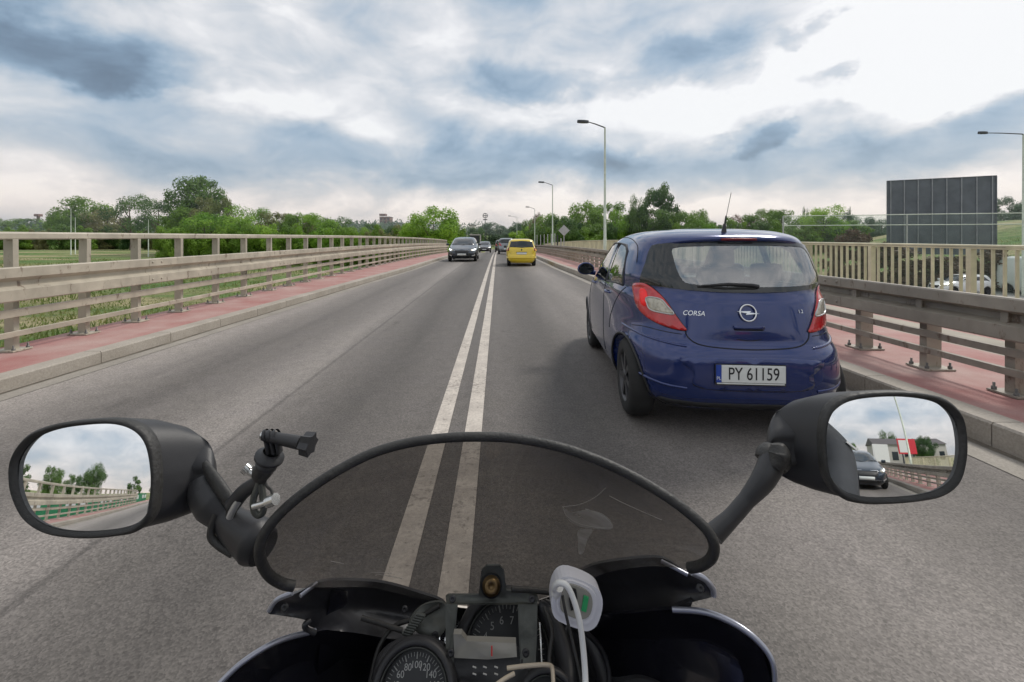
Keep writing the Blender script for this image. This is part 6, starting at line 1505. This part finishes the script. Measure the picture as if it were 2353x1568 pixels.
mb = MB(); q0 = at(1276, 1366, .477); mb.tube([Vector((0, 0, 0)), at(1284, 1350, .472) - q0], .0048, 10); o = mb.build('cable_plug', MATS['cable_white']); o.parent = us; o.location = q0 - uo

# ------------------------------------------------------------------ rider (behind the view, seen in the right mirror)
rdr = empty('person', (0, -.35, .80), 0, 'rider in a dark jacket with white sleeve lettering, seen in the right mirror', 'person')
J = [(0, -.40, .90, (.17, .15)), (0, -.40, 1.10, (.18, .14)), (0, -.36, 1.32, (.20, .13)), (0, -.34, 1.46, (.12, .09)), (0, -.32, 1.56, .055),
     (-.20, -.33, 1.42, .075), (-.40, -.22, 1.20, .062), (-.37, .12, 1.03, .045), (-.345, .30, .975, .036),
     (.20, -.33, 1.42, .075), (.40, -.22, 1.20, .062), (.37, .12, 1.03, .045), (.345, .30, .975, .036),
     (-.14, -.38, .86, .10), (-.24, .05, .80, .085), (-.20, -.05, .42, .055), (-.20, .08, .34, .05), (.14, -.38, .86, .10), (.24, .05, .80, .085), (.20, -.05, .42, .055), (.20, .08, .34, .05)]
J = [(a, b_ + .35, c_ - .80, r_) for a, b_, c_, r_ in J]
skinned('body', J, [(0, 1), (1, 2), (2, 3), (3, 4), (2, 5), (5, 6), (6, 7), (7, 8), (2, 9), (9, 10), (10, 11), (11, 12), (0, 13), (13, 14), (14, 15), (15, 16), (0, 17), (17, 18), (18, 19), (19, 20)], MATS['jacket_dark'], rdr)
mb = MB(); mb.lathe([(.06, -.15), (.12, -.13), (.14, -.05), (.145, .03), (.125, .10), (.07, .145), (0, .155)], (0, .05, .90), (0, 0, 1), 24); mb.v = [(v[0], .05 + (v[1] - .05) * 1.2, v[2]) for v in mb.v]; mb.build('helmet', MATS['paint_black'], rdr)
mb = MB(); mb.tube([Vector((.13 * math.cos(a), .05 + .175 * math.sin(a), .90)) for a in [R(30 + k * 10) for k in range(13)]], .035, 8); mb.build('visor', MATS['dark_glass'], rdr)
# gloves: palm and five curled fingers round each grip
for sx in (-1, 1):
    hc = Vector((sx * .345, .65, .165)); pts_ = [(0, -.03, 0, .034), (0, .01, .015, .032)]
    js = [(hc.x, hc.y - .05, hc.z + .005, .032), (hc.x, hc.y, hc.z + .018, .030)]; ed = [(0, 1)]
    for f_ in range(4):
        w = (f_ - 1.5) * .021; base = len(js); ln = (.85, 1, .95, .8)[f_]
        js += [(hc.x + sx * w, hc.y + .022 - abs(w) * .1, hc.z + .024, .011), (hc.x + sx * w, hc.y + .045 * ln, hc.z + .010, .010), (hc.x + sx * w, hc.y + .046 * ln, hc.z - .018, .009), (hc.x + sx * w, hc.y + .022, hc.z - .030, .008)]
        ed += [(1, base), (base, base + 1), (base + 1, base + 2), (base + 2, base + 3)]
    base = len(js); js += [(hc.x - sx * .035, hc.y - .01, hc.z, .013), (hc.x - sx * .040, hc.y + .012, hc.z - .022, .011), (hc.x - sx * .030, hc.y + .026, hc.z - .030, .009)]; ed += [(1, base), (base, base + 1), (base + 1, base + 2)]
    skinned('glove', js, ed, MATS['jacket_dark'], rdr, 2, 0)
# white lettering on the right sleeve
tx = textobj('1OPI', (.41, .192, .375), (R(90), R(48), R(180)), .065, 'print_white', 'sleeve_lettering', rdr, .012)

# ------------------------------------------------------------------ what stands behind the motorcycle (shows in the mirrors)
mat('fence_green', (.03, .22, .10), .6, 0, .1, 1); mat('sign_red', (.62, .03, .05), .5); mat('shop_blue', (.10, .16, .24), .6)
t = empty('panel_fence', (-9.5, -20, -3), 0, 'green fence with white panels behind the left railing, seen in the left mirror', 'fence')
for i in range(18):
    mb = MB(); mb.box((0, 13 - i * 2.6, 2.0), (.06, 2.5, 4.0)); mb.build('fence_panel', MATS['fence_green'], t)
    if i % 3: mb = MB(); mb.box((.045, 13 - i * 2.6, 3.35), (.03, 1.7, .7)); mb.build('white_board', MATS['white_plastic'], t)
for i, (x, y, w, h_, zb, m_, lab) in enumerate(((17, -44, 4.5, 3.0, 5.0, 'sign_red', 'red and white billboard behind the bridge, seen in the right mirror'), (24, -20, 6, 3.4, 8.0, 'shop_blue', 'dark blue billboard on a steel gantry behind the bridge, seen in the right mirror'), (10, -38, 3, 4.5, 2.0, 'white_plastic', 'plain white board behind the bridge, seen in the right mirror'))):
    t = empty('roadside_billboard', (x, y, -3), R(-18), lab, 'billboard')
    mb = MB(); mb.box((0, 0, zb + h_ / 2), (w, .15, h_)); mb.build('panel', MATS[m_], t)
    mb = MB(); mb.box((-w * .22, .09, zb + h_ * .5), (w * .45, .03, h_ * .8)); mb.build('white_area', MATS['white_plastic'], t)
    for sx in (-.3, .3): mb = MB(); mb.tube([(sx * w, -.1, 0), (sx * w, -.1, zb)], .14, 8); mb.build('leg', MATS['lamp_dark'], t)

# ------------------------------------------------------------------ thin air between here and the far trees
hz = bpy.data.materials.new('haze_air'); hz.use_nodes = True; nt = hz.node_tree
for n in list(nt.nodes): nt.nodes.remove(n)
o_ = nt.nodes.new('ShaderNodeOutputMaterial'); pv = nt.nodes.new('ShaderNodeVolumePrincipled'); pv.inputs['Density'].default_value = .00035; pv.inputs['Color'].default_value = (.86, .92, 1, 1); pv.inputs['Anisotropy'].default_value = .2
nt.links.new(pv.outputs[0], o_.inputs['Volume'])
mb = MB(); mb.box((0, 300, 10), (2400, 1600, 44)); o = mb.build('haze', hz); o['kind'] = 'stuff'; o.location = (0, 0, 14)

block_ = [(26, -70, 22, 8, 12, 'plaster_pale', 'pale building behind the bridge on the right, reflected in the right mirror'), (-70, -60, 16, 6, 10, 'brick_brown', 'low brown house behind the left railing, reflected in the left mirror')]
for (x, y, w, h_, d, m_, lab) in block_:
    t = empty('building', (x, y, -3), 0, lab, 'building'); mb = MB(); mb.box((0, 0, h_ / 2), (w, d, h_)); mb.build('wall', MATS[m_], t)
    mb = MB(); mb.add([(-w / 2 - .4, -d / 2 - .4, h_), (w / 2 + .4, -d / 2 - .4, h_), (w / 2 + .4, d / 2 + .4, h_), (-w / 2 - .4, d / 2 + .4, h_), (-w / 2 - .4, 0, h_ + 2.2), (w / 2 + .4, 0, h_ + 2.2)], [(0, 1, 5, 4), (2, 3, 4, 5), (0, 4, 3), (1, 2, 5), (0, 3, 2, 1)]); mb.build('roof', MATS['roof_dark'], t)
    for k in range(6): mb = MB(); mb.box((-w / 2 + w * (k + .5) / 6, d / 2 + .01, h_ * .6), (w * .08, .08, h_ * .3)); mb.build('window', MATS['window_dark'], t)
